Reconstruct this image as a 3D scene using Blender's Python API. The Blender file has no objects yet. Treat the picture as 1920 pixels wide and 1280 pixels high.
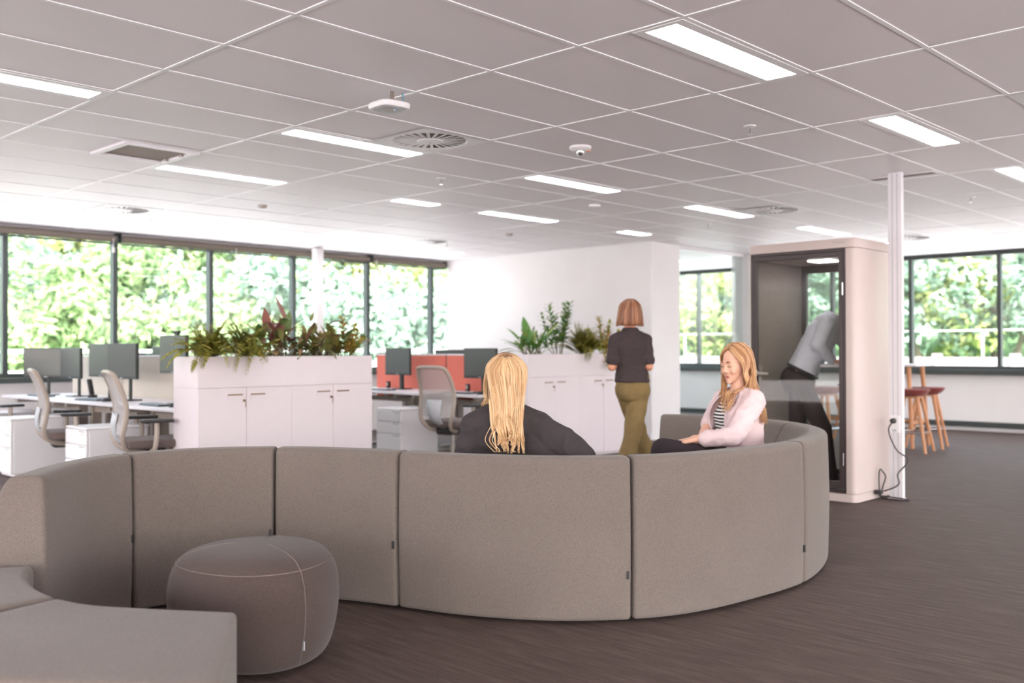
import bpy, bmesh, math, random
from mathutils import Vector, Matrix, Quaternion
from mathutils import noise as mnoise
V = Vector
C = bpy.context.scene.collection
PI = math.pi
random.seed(7)
R = math.radians

# ------------------------------------------------------------------ materials
def lin(c):
    c = c / 255.0
    return c / 12.92 if c <= 0.04045 else ((c + 0.055) / 1.055) ** 2.4
def rgb(r, g, b): return (lin(r), lin(g), lin(b), 1.0)
def newmat(name):
    m = bpy.data.materials.new(name); m.use_nodes = True
    nt = m.node_tree; nt.nodes.clear()
    out = nt.nodes.new('ShaderNodeOutputMaterial')
    return m, nt, out
def lk(nt, a, b): nt.links.new(a, b)
def noise(nt, scale, detail=3.0, rough=0.6, vec=None, stretch=None):
    tc = nt.nodes.new('ShaderNodeTexCoord')
    n = nt.nodes.new('ShaderNodeTexNoise')
    n.inputs['Scale'].default_value = scale
    n.inputs['Detail'].default_value = detail
    n.inputs['Roughness'].default_value = rough
    if stretch:
        mp = nt.nodes.new('ShaderNodeMapping'); mp.inputs['Scale'].default_value = stretch
        lk(nt, tc.outputs['Object'], mp.inputs['Vector']); lk(nt, mp.outputs['Vector'], n.inputs['Vector'])
    else:
        lk(nt, tc.outputs['Object'], n.inputs['Vector'])
    return n
def ramp(nt, src, stops):
    r = nt.nodes.new('ShaderNodeValToRGB'); el = r.color_ramp.elements
    el[0].position, el[0].color = stops[0]; el[1].position, el[1].color = stops[-1]
    for p, c in stops[1:-1]:
        e = el.new(p); e.color = c
    lk(nt, src, r.inputs['Fac']); return r
def solid(name, col, rough=0.5, metal=0.0, var=0.06, scale=12.0, bump=0.0, bscale=None, stretch=None, spec=0.5, sheen=0.0):
    """a principled surface with a slight procedural variation of its colour"""
    m, nt, out = newmat(name)
    p = nt.nodes.new('ShaderNodeBsdfPrincipled')
    p.inputs['Roughness'].default_value = rough; p.inputs['Metallic'].default_value = metal
    p.inputs['Specular IOR Level'].default_value = spec
    if sheen: p.inputs['Sheen Weight'].default_value = sheen
    n = noise(nt, scale, stretch=stretch)
    a = tuple(max(0, c * (1 - var)) for c in col[:3]) + (1,); b = tuple(min(1, c * (1 + var)) for c in col[:3]) + (1,)
    rp = ramp(nt, n.outputs['Fac'], [(0.3, a), (0.7, b)])
    lk(nt, rp.outputs['Color'], p.inputs['Base Color'])
    if bump:
        n2 = noise(nt, bscale or scale * 4, stretch=stretch)
        bp = nt.nodes.new('ShaderNodeBump'); bp.inputs['Strength'].default_value = bump; bp.inputs['Distance'].default_value = 0.004
        lk(nt, n2.outputs['Fac'], bp.inputs['Height']); lk(nt, bp.outputs['Normal'], p.inputs['Normal'])
    lk(nt, p.outputs['BSDF'], out.inputs['Surface'])
    return m
def melange(name, c1, c2, scale=260, rough=0.95, bump=0.35, big=0.08):
    """woven wool: two yarn colours mixed in fine grain"""
    m, nt, out = newmat(name)
    p = nt.nodes.new('ShaderNodeBsdfPrincipled'); p.inputs['Roughness'].default_value = rough
    p.inputs['Specular IOR Level'].default_value = 0.15; p.inputs['Sheen Weight'].default_value = 0.15
    n = noise(nt, scale, 2.0, 0.7)
    rp = ramp(nt, n.outputs['Fac'], [(0.32, c1), (0.68, c2)])
    nb = noise(nt, 3.0, 3.0)
    rb = ramp(nt, nb.outputs['Fac'], [(0.3, (1 - big,) * 3 + (1,)), (0.7, (1, 1, 1, 1))])
    mx = nt.nodes.new('ShaderNodeMix'); mx.data_type = 'RGBA'; mx.blend_type = 'MULTIPLY'; mx.inputs['Factor'].default_value = 1
    lk(nt, rp.outputs['Color'], mx.inputs[6]); lk(nt, rb.outputs['Color'], mx.inputs[7])
    lk(nt, mx.outputs[2], p.inputs['Base Color'])
    bp = nt.nodes.new('ShaderNodeBump'); bp.inputs['Strength'].default_value = bump; bp.inputs['Distance'].default_value = 0.002
    lk(nt, n.outputs['Fac'], bp.inputs['Height']); lk(nt, bp.outputs['Normal'], p.inputs['Normal'])
    lk(nt, p.outputs['BSDF'], out.inputs['Surface']); return m
def island(name, stops, rough=0.5, spec=0.4, trans=0.0):
    """colour chosen per loose piece (leaf, strand of hair)"""
    m, nt, out = newmat(name)
    p = nt.nodes.new('ShaderNodeBsdfPrincipled'); p.inputs['Roughness'].default_value = rough
    p.inputs['Specular IOR Level'].default_value = spec
    g = nt.nodes.new('ShaderNodeNewGeometry')
    rp = ramp(nt, g.outputs['Random Per Island'], stops)
    lk(nt, rp.outputs['Color'], p.inputs['Base Color'])
    if trans:
        t = nt.nodes.new('ShaderNodeBsdfTranslucent'); lk(nt, rp.outputs['Color'], t.inputs['Color'])
        mx = nt.nodes.new('ShaderNodeMixShader'); mx.inputs['Fac'].default_value = trans
        lk(nt, p.outputs['BSDF'], mx.inputs[1]); lk(nt, t.outputs['BSDF'], mx.inputs[2]); lk(nt, mx.outputs['Shader'], out.inputs['Surface'])
    else:
        lk(nt, p.outputs['BSDF'], out.inputs['Surface'])
    return m
def glass(name, tint=(0.96, 0.98, 0.97, 1), ior=1.5, boost=1.0, rough=0.0):
    m, nt, out = newmat(name)
    t = nt.nodes.new('ShaderNodeBsdfTransparent'); t.inputs['Color'].default_value = tint
    g = nt.nodes.new('ShaderNodeBsdfGlossy'); g.inputs['Roughness'].default_value = rough
    f = nt.nodes.new('ShaderNodeFresnel'); f.inputs['IOR'].default_value = ior
    ge = nt.nodes.new('ShaderNodeNewGeometry'); mr = nt.nodes.new('ShaderNodeMapRange'); mr.inputs['To Min'].default_value = ior; mr.inputs['To Max'].default_value = 1.0 / ior
    lk(nt, ge.outputs['Backfacing'], mr.inputs['Value']); lk(nt, mr.outputs['Result'], f.inputs['IOR'])
    mu = nt.nodes.new('ShaderNodeMath'); mu.operation = 'MULTIPLY'; mu.inputs[1].default_value = boost; mu.use_clamp = True
    mx = nt.nodes.new('ShaderNodeMixShader')
    lk(nt, f.outputs['Fac'], mu.inputs[0]); lk(nt, mu.outputs[0], mx.inputs['Fac'])
    lk(nt, t.outputs['BSDF'], mx.inputs[1]); lk(nt, g.outputs['BSDF'], mx.inputs[2]); lk(nt, mx.outputs['Shader'], out.inputs['Surface'])
    return m
def emit(name, col, strength):
    m, nt, out = newmat(name)
    e = nt.nodes.new('ShaderNodeEmission'); e.inputs['Color'].default_value = col; e.inputs['Strength'].default_value = strength
    lk(nt, e.outputs['Emission'], out.inputs['Surface']); return m
def mesh_weave(name, col, opacity=0.75):
    m, nt, out = newmat(name)
    p = nt.nodes.new('ShaderNodeBsdfPrincipled'); p.inputs['Base Color'].default_value = col; p.inputs['Roughness'].default_value = 0.8
    t = nt.nodes.new('ShaderNodeBsdfTransparent')
    n = noise(nt, 500, 1.0); r = ramp(nt, n.outputs['Fac'], [(0.3, (opacity - 0.15,) * 3 + (1,)), (0.7, (opacity + 0.15,) * 3 + (1,))])
    mx = nt.nodes.new('ShaderNodeMixShader'); lk(nt, r.outputs['Color'], mx.inputs['Fac'])
    lk(nt, t.outputs['BSDF'], mx.inputs[1]); lk(nt, p.outputs['BSDF'], mx.inputs[2]); lk(nt, mx.outputs['Shader'], out.inputs['Surface']); return m
def streaky(name, c1, c2, c3, stretch=(90, 90, 5), rough=0.42, root=None, spec=0.5):
    m, nt, out = newmat(name)
    p = nt.nodes.new('ShaderNodeBsdfPrincipled'); p.inputs['Roughness'].default_value = rough; p.inputs['Specular IOR Level'].default_value = spec
    n = noise(nt, 1.0, 3.0, 0.6, stretch=stretch)
    rp = ramp(nt, n.outputs['Fac'], [(0.3, c1), (0.5, c2), (0.7, c3)])
    lk(nt, rp.outputs['Color'], p.inputs['Base Color'])
    bp = nt.nodes.new('ShaderNodeBump'); bp.inputs['Strength'].default_value = 0.6; bp.inputs['Distance'].default_value = 0.006
    lk(nt, n.outputs['Fac'], bp.inputs['Height']); lk(nt, bp.outputs['Normal'], p.inputs['Normal'])
    lk(nt, p.outputs['BSDF'], out.inputs['Surface']); return m

M = {}
M['wall'] = solid('white_wall_paint', rgb(236, 232, 234), 0.85, var=0.015, scale=3)
M['tile'] = solid('ceiling_tile_mineral', rgb(233, 228, 231), 0.5, var=0.04, scale=160, bump=0.12, bscale=300, spec=0.6)
M['tbar'] = solid('ceiling_grid_white', rgb(240, 240, 242), 0.45, var=0.01)
M['white'] = solid('white_powder_coat', rgb(230, 226, 231), 0.4, var=0.012)
M['laminate'] = solid('white_pinkish_laminate', rgb(229, 218, 224), 0.45, var=0.01)
M['plastic_white'] = solid('white_plastic', rgb(240, 238, 240), 0.35, var=0.01)
M['alu'] = solid('grey_aluminium_frame', rgb(70, 76, 76), 0.45, 0.2, var=0.05)
M['blind'] = solid('taupe_blind_fabric', rgb(128, 118, 108), 0.8, var=0.06, scale=40)
M['dark'] = solid('black_plastic', rgb(44, 42, 44), 0.5, var=0.08)
M['darkframe'] = solid('dark_bronze_frame', rgb(58, 46, 46), 0.4, var=0.06)
M['recess'] = solid('dark_void', rgb(128, 116, 108), 0.9, var=0.1)
M['hatch'] = solid('hatch_panel_taupe', rgb(165, 155, 147), 0.9, var=0.04, scale=80)
M['sofa'] = melange('taupe_wool_melange', rgb(99, 90, 85), rgb(133, 122, 115), 380)
M['pouf'] = melange('brown_wool_melange', rgb(68, 58, 55), rgb(92, 79, 74), 380)
M['thread'] = solid('light_thread', rgb(124, 110, 103), 0.9)
M['coral'] = melange('coral_felt', rgb(212, 108, 92), rgb(232, 136, 120), 200, bump=0.1)
M['beige'] = melange('beige_felt', rgb(196, 186, 174), rgb(220, 210, 198), 200, bump=0.1)
M['chairframe'] = solid('warm_grey_nylon', rgb(164, 151, 141), 0.45, var=0.03)
M['chairlight'] = solid('pale_grey_nylon', rgb(186, 188, 194), 0.4, var=0.03)
M['chairmesh'] = mesh_weave('chair_back_mesh', rgb(186, 180, 180), 0.72)
M['chairseat'] = melange('brown_grey_upholstery', rgb(84, 72, 70), rgb(118, 104, 100), 200)
M['chrome'] = solid('polished_steel', rgb(200, 200, 205), 0.18, 1.0, var=0.02)
M['greymetal'] = solid('grey_metal', rgb(168, 158, 150), 0.4, 0.3, var=0.04)
M['handle'] = solid('brushed_bronze_pull', rgb(150, 125, 105), 0.35, 0.6, var=0.08)
M['soil'] = solid('potting_bark', rgb(92, 58, 44), 0.95, var=0.4, scale=60, bump=0.8)
M['screen'] = solid('monitor_screen', rgb(72, 74, 72), 0.28, var=0.03, scale=2, spec=0.6)
M['bezel'] = solid('monitor_bezel', rgb(46, 50, 50), 0.4, var=0.05)
M['keys'] = solid('keyboard_grey_blue', rgb(120, 134, 146), 0.5, var=0.1, scale=120)
M['wood'] = solid('oak_legs', rgb(196, 138, 98), 0.5, var=0.15, scale=6, stretch=(14, 14, 1.2))
M['red'] = melange('dark_red_upholstery', rgb(118, 52, 50), rgb(150, 76, 72), 200)
M['felt'] = melange('grey_booth_felt', rgb(122, 111, 103), rgb(150, 138, 128), 220, bump=0.1)
M['booth'] = solid('booth_white_lacquer', rgb(200, 184, 179), 0.35, var=0.01)
M['glass'] = glass('window_glass', (0.95, 0.98, 0.97, 1), 1.5, 1.0)
M['boothglass'] = glass('booth_door_glass', (0.88, 0.87, 0.86, 1), 1.5, 0.42)
M['clearglass'] = glass('partition_glass', (0.93, 0.97, 0.96, 1), 1.5, 1.4)
M['lamp'] = emit('led_diffuser', (1.0, 0.985, 0.97, 1), 9.0)
M['led'] = emit('small_blue_led', (0.2, 0.5, 1.0, 1), 2.0)
M['skin'] = solid('skin_light', rgb(226, 176, 152), 0.5, var=0.05, scale=20, spec=0.35)
M['skin_dark'] = solid('skin_tanned', rgb(214, 150, 122), 0.5, var=0.05, scale=20, spec=0.35)
M['lips'] = solid('lips', rgb(190, 104, 96), 0.4, var=0.05)
M['brow'] = solid('brow_hair', rgb(150, 106, 80), 0.8, var=0.1)
M['eye'] = solid('eyes_dark', rgb(70, 52, 46), 0.25, var=0.1)
M['blackcloth'] = solid('charcoal_jacket', rgb(66, 60, 62), 0.9, var=0.12, scale=9, bump=0.9, bscale=16, spec=0.2)
M['blackknit'] = solid('charcoal_knit_top', rgb(72, 62, 64), 0.95, var=0.12, scale=60, bump=0.4, bscale=30, spec=0.15)
M['olive'] = solid('olive_trousers', rgb(132, 111, 75), 0.85, var=0.1, scale=10, bump=0.5, bscale=14, spec=0.2)
M['pink'] = solid('pale_pink_blazer', rgb(226, 202, 204), 0.8, var=0.03, scale=10, bump=0.6, bscale=16, spec=0.2)
M['blacktrs'] = solid('black_trousers', rgb(54, 46, 50), 0.85, var=0.1, scale=12, bump=0.3, bscale=14, spec=0.2)
M['shirt'] = solid('pale_blue_shirt', rgb(222, 229, 242), 0.8, var=0.04, scale=12, bump=0.6, bscale=14, spec=0.2)
M['browntrs'] = solid('dark_brown_trousers', rgb(58, 48, 48), 0.85, var=0.1, scale=12, bump=0.3, bscale=14, spec=0.2)
M['leather'] = solid('black_leather', rgb(40, 36, 38), 0.35, var=0.1)
M['blonde'] = island('blonde_strands', [(0.0, rgb(168, 124, 84)), (0.25, rgb(206, 164, 120)), (0.7, rgb(228, 194, 150)), (1.0, rgb(236, 208, 170))], 0.42, 0.45)
M['blondebase'] = streaky('blonde_under_hair', rgb(120, 86, 62), rgb(176, 136, 98), rgb(214, 176, 132))
M['roots'] = island('brown_root_strands', [(0.0, rgb(104, 74, 58)), (1.0, rgb(160, 120, 90))], 0.45, 0.4)
M['bobhair'] = streaky('auburn_bob_hair', rgb(112, 70, 52), rgb(146, 94, 68), rgb(184, 128, 96), (70, 70, 3))
M['goldstr'] = island('golden_brown_strands', [(0.0, rgb(164, 114, 78)), (0.4, rgb(198, 150, 108)), (0.75, rgb(226, 186, 142)), (1.0, rgb(178, 126, 88))], 0.42, 0.45)
M['goldbase'] = streaky('golden_under_hair', rgb(130, 88, 62), rgb(170, 122, 86), rgb(204, 158, 116))
M['manhair'] = streaky('short_brown_hair', rgb(96, 66, 48), rgb(120, 84, 60), rgb(140, 100, 74))
M['cable'] = solid('black_cable', rgb(52, 46, 48), 0.5)
M['asphalt'] = solid('outside_paving', rgb(170, 168, 165), 0.9, var=0.1, scale=2)
M['bark'] = solid('tree_bark', rgb(110, 98, 88), 0.95, var=0.2, scale=6, bump=0.5)
M['hill'] = solid('hillside_undergrowth', rgb(84, 116, 70), 0.95, var=0.5, scale=0.8, bump=0.5)
M['fence'] = solid('pale_grey_rail', rgb(168, 170, 168), 0.6)
M['stone'] = solid('pale_render_wall', rgb(140, 132, 134), 0.9, var=0.12, scale=1.5)

def carpet():
    m, nt, out = newmat('brown_striated_carpet')
    p = nt.nodes.new('ShaderNodeBsdfPrincipled'); p.inputs['Roughness'].default_value = 0.68; p.inputs['Specular IOR Level'].default_value = 0.30
    n1 = noise(nt, 1.0, 4.0, 0.7, stretch=(34, 3.0, 1))
    n2 = noise(nt, 210.0, 2.0, 0.7)
    r1 = ramp(nt, n1.outputs['Fac'], [(0.3, rgb(74, 62, 58)), (0.5, rgb(90, 76, 71)), (0.72, rgb(108, 94, 87))])
    r2 = ramp(nt, n2.outputs['Fac'], [(0.3, (0.62, 0.62, 0.62, 1)), (0.7, (1.25, 1.22, 1.2, 1))])
    mx = nt.nodes.new('ShaderNodeMix'); mx.data_type = 'RGBA'; mx.blend_type = 'MULTIPLY'; mx.inputs['Factor'].default_value = 1
    lk(nt, r1.outputs['Color'], mx.inputs[6]); lk(nt, r2.outputs['Color'], mx.inputs[7]); lk(nt, mx.outputs[2], p.inputs['Base Color'])
    bp = nt.nodes.new('ShaderNodeBump'); bp.inputs['Strength'].default_value = 0.6; bp.inputs['Distance'].default_value = 0.004
    lk(nt, n2.outputs['Fac'], bp.inputs['Height']); lk(nt, bp.outputs['Normal'], p.inputs['Normal'])
    lk(nt, p.outputs['BSDF'], out.inputs['Surface']); return m
M['carpet'] = carpet()
def striped():
    m, nt, out = newmat('black_and_white_stripes')
    p = nt.nodes.new('ShaderNodeBsdfPrincipled'); p.inputs['Roughness'].default_value = 0.8
    tc = nt.nodes.new('ShaderNodeTexCoord'); w = nt.nodes.new('ShaderNodeTexWave'); w.bands_direction = 'Z'
    w.inputs['Scale'].default_value = 16; w.inputs['Distortion'].default_value = 1.2; w.inputs['Detail'].default_value = 1
    lk(nt, tc.outputs['Object'], w.inputs['Vector'])
    r = ramp(nt, w.outputs['Fac'], [(0.45, rgb(50, 48, 52)), (0.55, rgb(235, 230, 228))]); lk(nt, r.outputs['Color'], p.inputs['Base Color'])
    lk(nt, p.outputs['BSDF'], out.inputs['Surface']); return m
M['stripe'] = striped()
G = lambda *s: [(a, rgb(*c)) for a, c in s]
M['fernleaf'] = island('fern_green', G((0, (132, 140, 66)), (0.5, (172, 174, 86)), (1, (208, 186, 104))), 0.5, 0.2, 0.5)
M['redleaf'] = island('burgundy_and_green_leaves', G((0, (104, 66, 62)), (0.35, (136, 84, 76)), (0.5, (90, 116, 66)), (0.8, (122, 128, 76)), (1, (206, 160, 126))), 0.35, 0.5, 0.15)
M['greenleaf'] = island('glossy_green_leaves', G((0, (66, 112, 58)), (0.5, (98, 140, 68)), (1, (148, 160, 86))), 0.35, 0.5, 0.2)
M['crotonleaf'] = island('croton_yellow_green', G((0, (112, 132, 62)), (0.4, (164, 156, 76)), (0.75, (206, 170, 92)), (1, (214, 148, 98))), 0.4, 0.45, 0.2)
M['mixleaf'] = island('olive_brown_leaves', G((0, (104, 112, 62)), (0.4, (138, 132, 76)), (0.75, (164, 128, 84)), (1, (98, 130, 76))), 0.4, 0.4, 0.2)
M['stem'] = solid('plant_stem', rgb(104, 92, 58), 0.6, var=0.2)
M['treeA'] = island('sunny_yellow_green_leaves', G((0, (140, 156, 96)), (0.5, (178, 186, 120)), (1, (212, 210, 158))), 0.85, 0.12, 0.35)
M['treeB'] = island('fresh_green_leaves', G((0, (112, 138, 98)), (0.5, (140, 164, 116)), (1, (172, 186, 138))), 0.85, 0.12, 0.35)
M['treeC'] = island('bluish_green_leaves', G((0, (112, 134, 122)), (0.5, (136, 158, 142)), (1, (164, 180, 160))), 0.85, 0.12, 0.3)

# ------------------------------------------------------------------ geometry helpers
def link(name, mesh, mat=None, parent=None, smooth=None):
    o = bpy.data.objects.new(name, mesh); C.objects.link(o)
    if mat is not None and not mesh.materials:
        for mm in (mat if isinstance(mat, (list, tuple)) else [mat]): mesh.materials.append(mm)
    if parent is not None: o.parent = parent
    return o
def obj(name, bm, mat, parent=None, smooth=False, angle=35):
    me = bpy.data.meshes.new(name)
    bmesh.ops.recalc_face_normals(bm, faces=bm.faces)
    if smooth:
        for f in bm.faces: f.smooth = True
        for e in bm.edges:
            if len(e.link_faces) == 2 and e.calc_face_angle(0) > R(angle): e.smooth = False
    bm.to_mesh(me); bm.free()
    return link(name, me, mat, parent)
def thing(name, label, cat, loc=(0, 0, 0), rotz=0.0, group=None):
    o = bpy.data.objects.new(name, None); C.objects.link(o); o.empty_display_size = 0.1
    o.location = loc; o.rotation_euler = (0, 0, rotz); o['label'] = label; o['category'] = cat
    if group: o['group'] = group
    return o
def tag(o, label, cat, group=None):
    o['label'] = label; o['category'] = cat
    if group: o['group'] = group
    return o
def struct(o): o['kind'] = 'structure'; return o
def dup(root, loc, rotz, label, group=None):
    r = root.copy(); C.objects.link(r); r.location = loc; r.rotation_euler = (0, 0, rotz); r['label'] = label
    if group: r['group'] = group
    for ch in list(root.children):
        c = ch.copy(); C.objects.link(c); c.parent = r
        for g in list(ch.children):
            d = g.copy(); C.objects.link(d); d.parent = c
    return r
def box(bm, x0, x1, y0, y1, z0, z1, bev=0.0, seg=2, mtx=None, mi=0):
    r = bmesh.ops.create_cube(bm, size=1.0); vs = r['verts']
    mt = Matrix.Translation(((x0 + x1) / 2, (y0 + y1) / 2, (z0 + z1) / 2)) @ Matrix.Diagonal((abs(x1 - x0), abs(y1 - y0), abs(z1 - z0), 1))
    bmesh.ops.transform(bm, matrix=mt, verts=vs)
    fs = set(f for v in vs for f in v.link_faces)
    if bev > 0:
        es = list(set(e for v in vs for e in v.link_edges))
        rr = bmesh.ops.bevel(bm, geom=es, offset=bev, segments=seg, profile=0.5, affect='EDGES')
        vs = list(set(rr['verts']) | set(v for f in rr['faces'] for v in f.verts) | set(v for v in vs if v.is_valid))
    if mi:
        for f in set(f for v in vs if v.is_valid for f in v.link_faces): f.material_index = mi
    if mtx is not None: bmesh.ops.transform(bm, matrix=mtx, verts=[v for v in vs if v.is_valid])
    return vs
def bx(*a, **k):
    bm = bmesh.new(); box(bm, *a, **k); return bm
def frame_of(d, up=V((0, 0, 1))):
    d = d.normalized()
    if abs(d.dot(up)) > 0.98: up = V((1, 0, 0))
    a = d.cross(up).normalized(); b = a.cross(d).normalized(); return a, b
def tube(bm, pts, rad, n=8, caps=True, flat=1.0):
    """round tube along a path; rad is a number or a list"""
    pts = [V(p) for p in pts]; L = len(pts)
    rad = [rad] * L if isinstance(rad, (int, float)) else rad
    rings = []; a = None
    for i, p in enumerate(pts):
        d = (pts[min(i + 1, L - 1)] - pts[max(i - 1, 0)])
        if d.length < 1e-9: d = V((0, 0, 1))
        d.normalize()
        if a is None: a, b = frame_of(d)
        else:
            a = (a - d * a.dot(d))
            a = a.normalized() if a.length > 1e-6 else frame_of(d)[0]
            b = a.cross(d).normalized()
        rings.append([bm.verts.new(p + (a * math.cos(2 * PI * k / n) + b * math.sin(2 * PI * k / n) * flat) * rad[i]) for k in range(n)])
    for i in range(L - 1):
        for k in range(n):
            bm.faces.new((rings[i][k], rings[i][(k + 1) % n], rings[i + 1][(k + 1) % n], rings[i + 1][k]))
    if caps:
        bm.faces.new(rings[0][::-1]); bm.faces.new(rings[-1])
    return rings
def lathe(bm, prof, n=32, center=(0, 0, 0)):
    cx, cy, cz = center; rings = []
    for r, z in prof:
        if r < 1e-6: rings.append([bm.verts.new((cx, cy, cz + z))])
        else: rings.append([bm.verts.new((cx + r * math.cos(2 * PI * k / n), cy + r * math.sin(2 * PI * k / n), cz + z)) for k in range(n)])
    for a, b in zip(rings[:-1], rings[1:]):
        for k in range(n):
            if len(a) == 1 and len(b) == 1: continue
            if len(a) == 1: bm.faces.new((a[0], b[(k + 1) % n], b[k]))
            elif len(b) == 1: bm.faces.new((a[k], a[(k + 1) % n], b[0]))
            else: bm.faces.new((a[k], a[(k + 1) % n], b[(k + 1) % n], b[k]))
def cyl(bm, c, r, z0, z1, n=24, r2=None):
    r2 = r if r2 is None else r2
    lathe(bm, [(0, z0), (r, z0), (r2, z1), (0, z1)], n, (c[0], c[1], 0))
def ell(bm, c, ax, n=16):
    """ellipsoid with three axis vectors"""
    r = bmesh.ops.create_uvsphere(bm, u_segments=n, v_segments=max(6, n // 2), radius=1.0)
    m = Matrix(((ax[0][0], ax[1][0], ax[2][0], c[0]), (ax[0][1], ax[1][1], ax[2][1], c[1]), (ax[0][2], ax[1][2], ax[2][2], c[2]), (0, 0, 0, 1)))
    bmesh.ops.transform(bm, matrix=m, verts=r['verts'])
def caps(bm, pts, n=12):
    """chain of spheres joined by tapered limbs: [(point, radius), ...]"""
    for i, (p, r) in enumerate(pts):
        p = V(p); ell(bm, p, (V((r, 0, 0)), V((0, r, 0)), V((0, 0, r))), n)
        if i: tube(bm, [pts[i - 1][0], p], [pts[i - 1][1], r], n)
def loft(bm, rings, n=24, cap=True, power=2.0):
    """rings: (centre, half-axis vector u, half-axis vector v)"""
    rr = []
    for c, u, v in rings:
        row = []
        for k in range(n):
            t = 2 * PI * k / n; ct, st = math.cos(t), math.sin(t)
            f = 1.0 if power == 2.0 else (abs(ct) ** power + abs(st) ** power) ** (-1.0 / power)
            row.append(bm.verts.new(V(c) + V(u) * ct * f + V(v) * st * f))
        rr.append(row)
    for a, b in zip(rr[:-1], rr[1:]):
        for k in range(n): bm.faces.new((a[k], a[(k + 1) % n], b[(k + 1) % n], b[k]))
    if cap: bm.faces.new(rr[0][::-1]); bm.faces.new(rr[-1])
    return rr
def fuse(name, bm, voxel, mat, parent=None, it=4, fac=0.5):
    """grow one continuous skin over overlapping volumes"""
    me = bpy.data.meshes.new(name + '_raw'); bmesh.ops.recalc_face_normals(bm, faces=bm.faces); bm.to_mesh(me); bm.free()
    o = bpy.data.objects.new(name + '_raw', me); C.objects.link(o)
    r = o.modifiers.new('r', 'REMESH'); r.mode = 'VOXEL'; r.voxel_size = voxel; r.use_smooth_shade = True
    s = o.modifiers.new('s', 'SMOOTH'); s.factor = fac; s.iterations = it
    dg = bpy.context.evaluated_depsgraph_get(); dg.update()
    nm = bpy.data.meshes.new_from_object(o.evaluated_get(dg)); nm.name = name
    bpy.data.objects.remove(o); bpy.data.meshes.remove(me)
    nm.materials.clear()
    for p in nm.polygons: p.use_smooth = True
    return link(name, nm, mat, parent)
def wrinkle(o, amp, sx, sy=None, seed=0.0, ridge=True):
    """soft folds pressed into a garment along its normals"""
    me = o.data; nr = [v.normal.copy() for v in me.vertices]
    for v, n_ in zip(me.vertices, nr):
        q = V((v.co.x * sx, v.co.y * sx, v.co.z * (sy or sx))) + V((seed, seed * 2, seed * 3))
        a = mnoise.noise(q); b = mnoise.noise(q * 2.1 + V((5, 1, 2)))
        h = ((1 - 2 * abs(a)) if ridge else a) + 0.45 * b
        v.co += n_ * amp * h
    me.update(); return o
def catmull(pts, per=12, closed=False):
    pts = [V(p) for p in pts]; out = []
    n = len(pts)
    for i in range(n - 1):
        p0 = pts[i - 1] if i > 0 else pts[0] * 2 - pts[1]
        p1, p2 = pts[i], pts[i + 1]
        p3 = pts[i + 2] if i + 2 < n else pts[-1] * 2 - pts[-2]
        for k in range(per):
            t = k / per
            out.append(0.5 * ((2 * p1) + (p2 - p0) * t + (2 * p0 - 5 * p1 + 4 * p2 - p3) * t * t + (3 * p1 - p0 - 3 * p2 + p3) * t ** 3))
    out.append(pts[-1]); return out
def smoothpath(pts, per=6): return catmull(pts, per)

# ------------------------------------------------------------------ camera
CAMZ = 1.24; F = 1826.6; YAW = 0.76425754; PITCH = 0.0079512; ROLL = -0.00214363
fwd = V((math.cos(YAW) * math.cos(PITCH), math.sin(YAW) * math.cos(PITCH), math.sin(PITCH)))
rt0 = V((math.sin(YAW), -math.cos(YAW), 0)); up0 = rt0.cross(fwd)
rt = rt0 * math.cos(ROLL) + up0 * math.sin(ROLL); upv = -rt0 * math.sin(ROLL) + up0 * math.cos(ROLL)
def at(px, py, t):
    """the point of the room that the photograph shows at (px, py), t metres deep"""
    return V((0, 0, CAMZ)) + (fwd + rt * ((px - 960) / F) - upv * ((py - 640) / F)) * t
cam = bpy.data.cameras.new('camera'); co = bpy.data.objects.new('camera', cam); C.objects.link(co)
cam.sensor_width = 36.0; cam.lens = F * 36.0 / 1920.0; cam.clip_start = 0.05; cam.clip_end = 400
co.matrix_world = Matrix(((rt.x, upv.x, -fwd.x, 0), (rt.y, upv.y, -fwd.y, 0), (rt.z, upv.z, -fwd.z, CAMZ), (0, 0, 0, 1)))
cam.dof.use_dof = True; cam.dof.focus_distance = 4.6; cam.dof.aperture_fstop = 1.9
bpy.context.scene.camera = co
AWAY = YAW - PI / 2            # turn of a frame whose +Y looks away from the photographer
SKY, SUN, EXPO = 0.8, 8.0, 1.05
# ------------------------------------------------------------------ the setting
E0 = -6.2; H = 2.70; YW = 12.05; XW = 15.5
GX0, GY0 = 2.4059, 3.6072
gx = lambda i: GX0 + 1.2 * i
gy = lambda j: GY0 + 0.6 * j
struct(obj('floor', bx(E0, XW + 0.2, E0, YW + 0.2, -0.15, 0), M['carpet']))
def ceiling():
    bm = bmesh.new()
    box(bm, E0, XW, E0, YW, H, H + 0.12)
    for i in range(-8, 12):
        x = gx(i)
        if E0 < x < XW: box(bm, x - 0.012, x + 0.012, E0, YW, H - 0.005, H + 0.001, mi=1)
    for j in range(-17, 15):
        y = gy(j)
        if E0 < y < YW: box(bm, E0, XW, y - 0.012, y + 0.012, H - 0.0045, H + 0.001, mi=1)
    return struct(obj('ceiling', bm, [M['tile'], M['tbar']]))
ceiling()
SILL, HEAD = 0.92, 2.62
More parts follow.
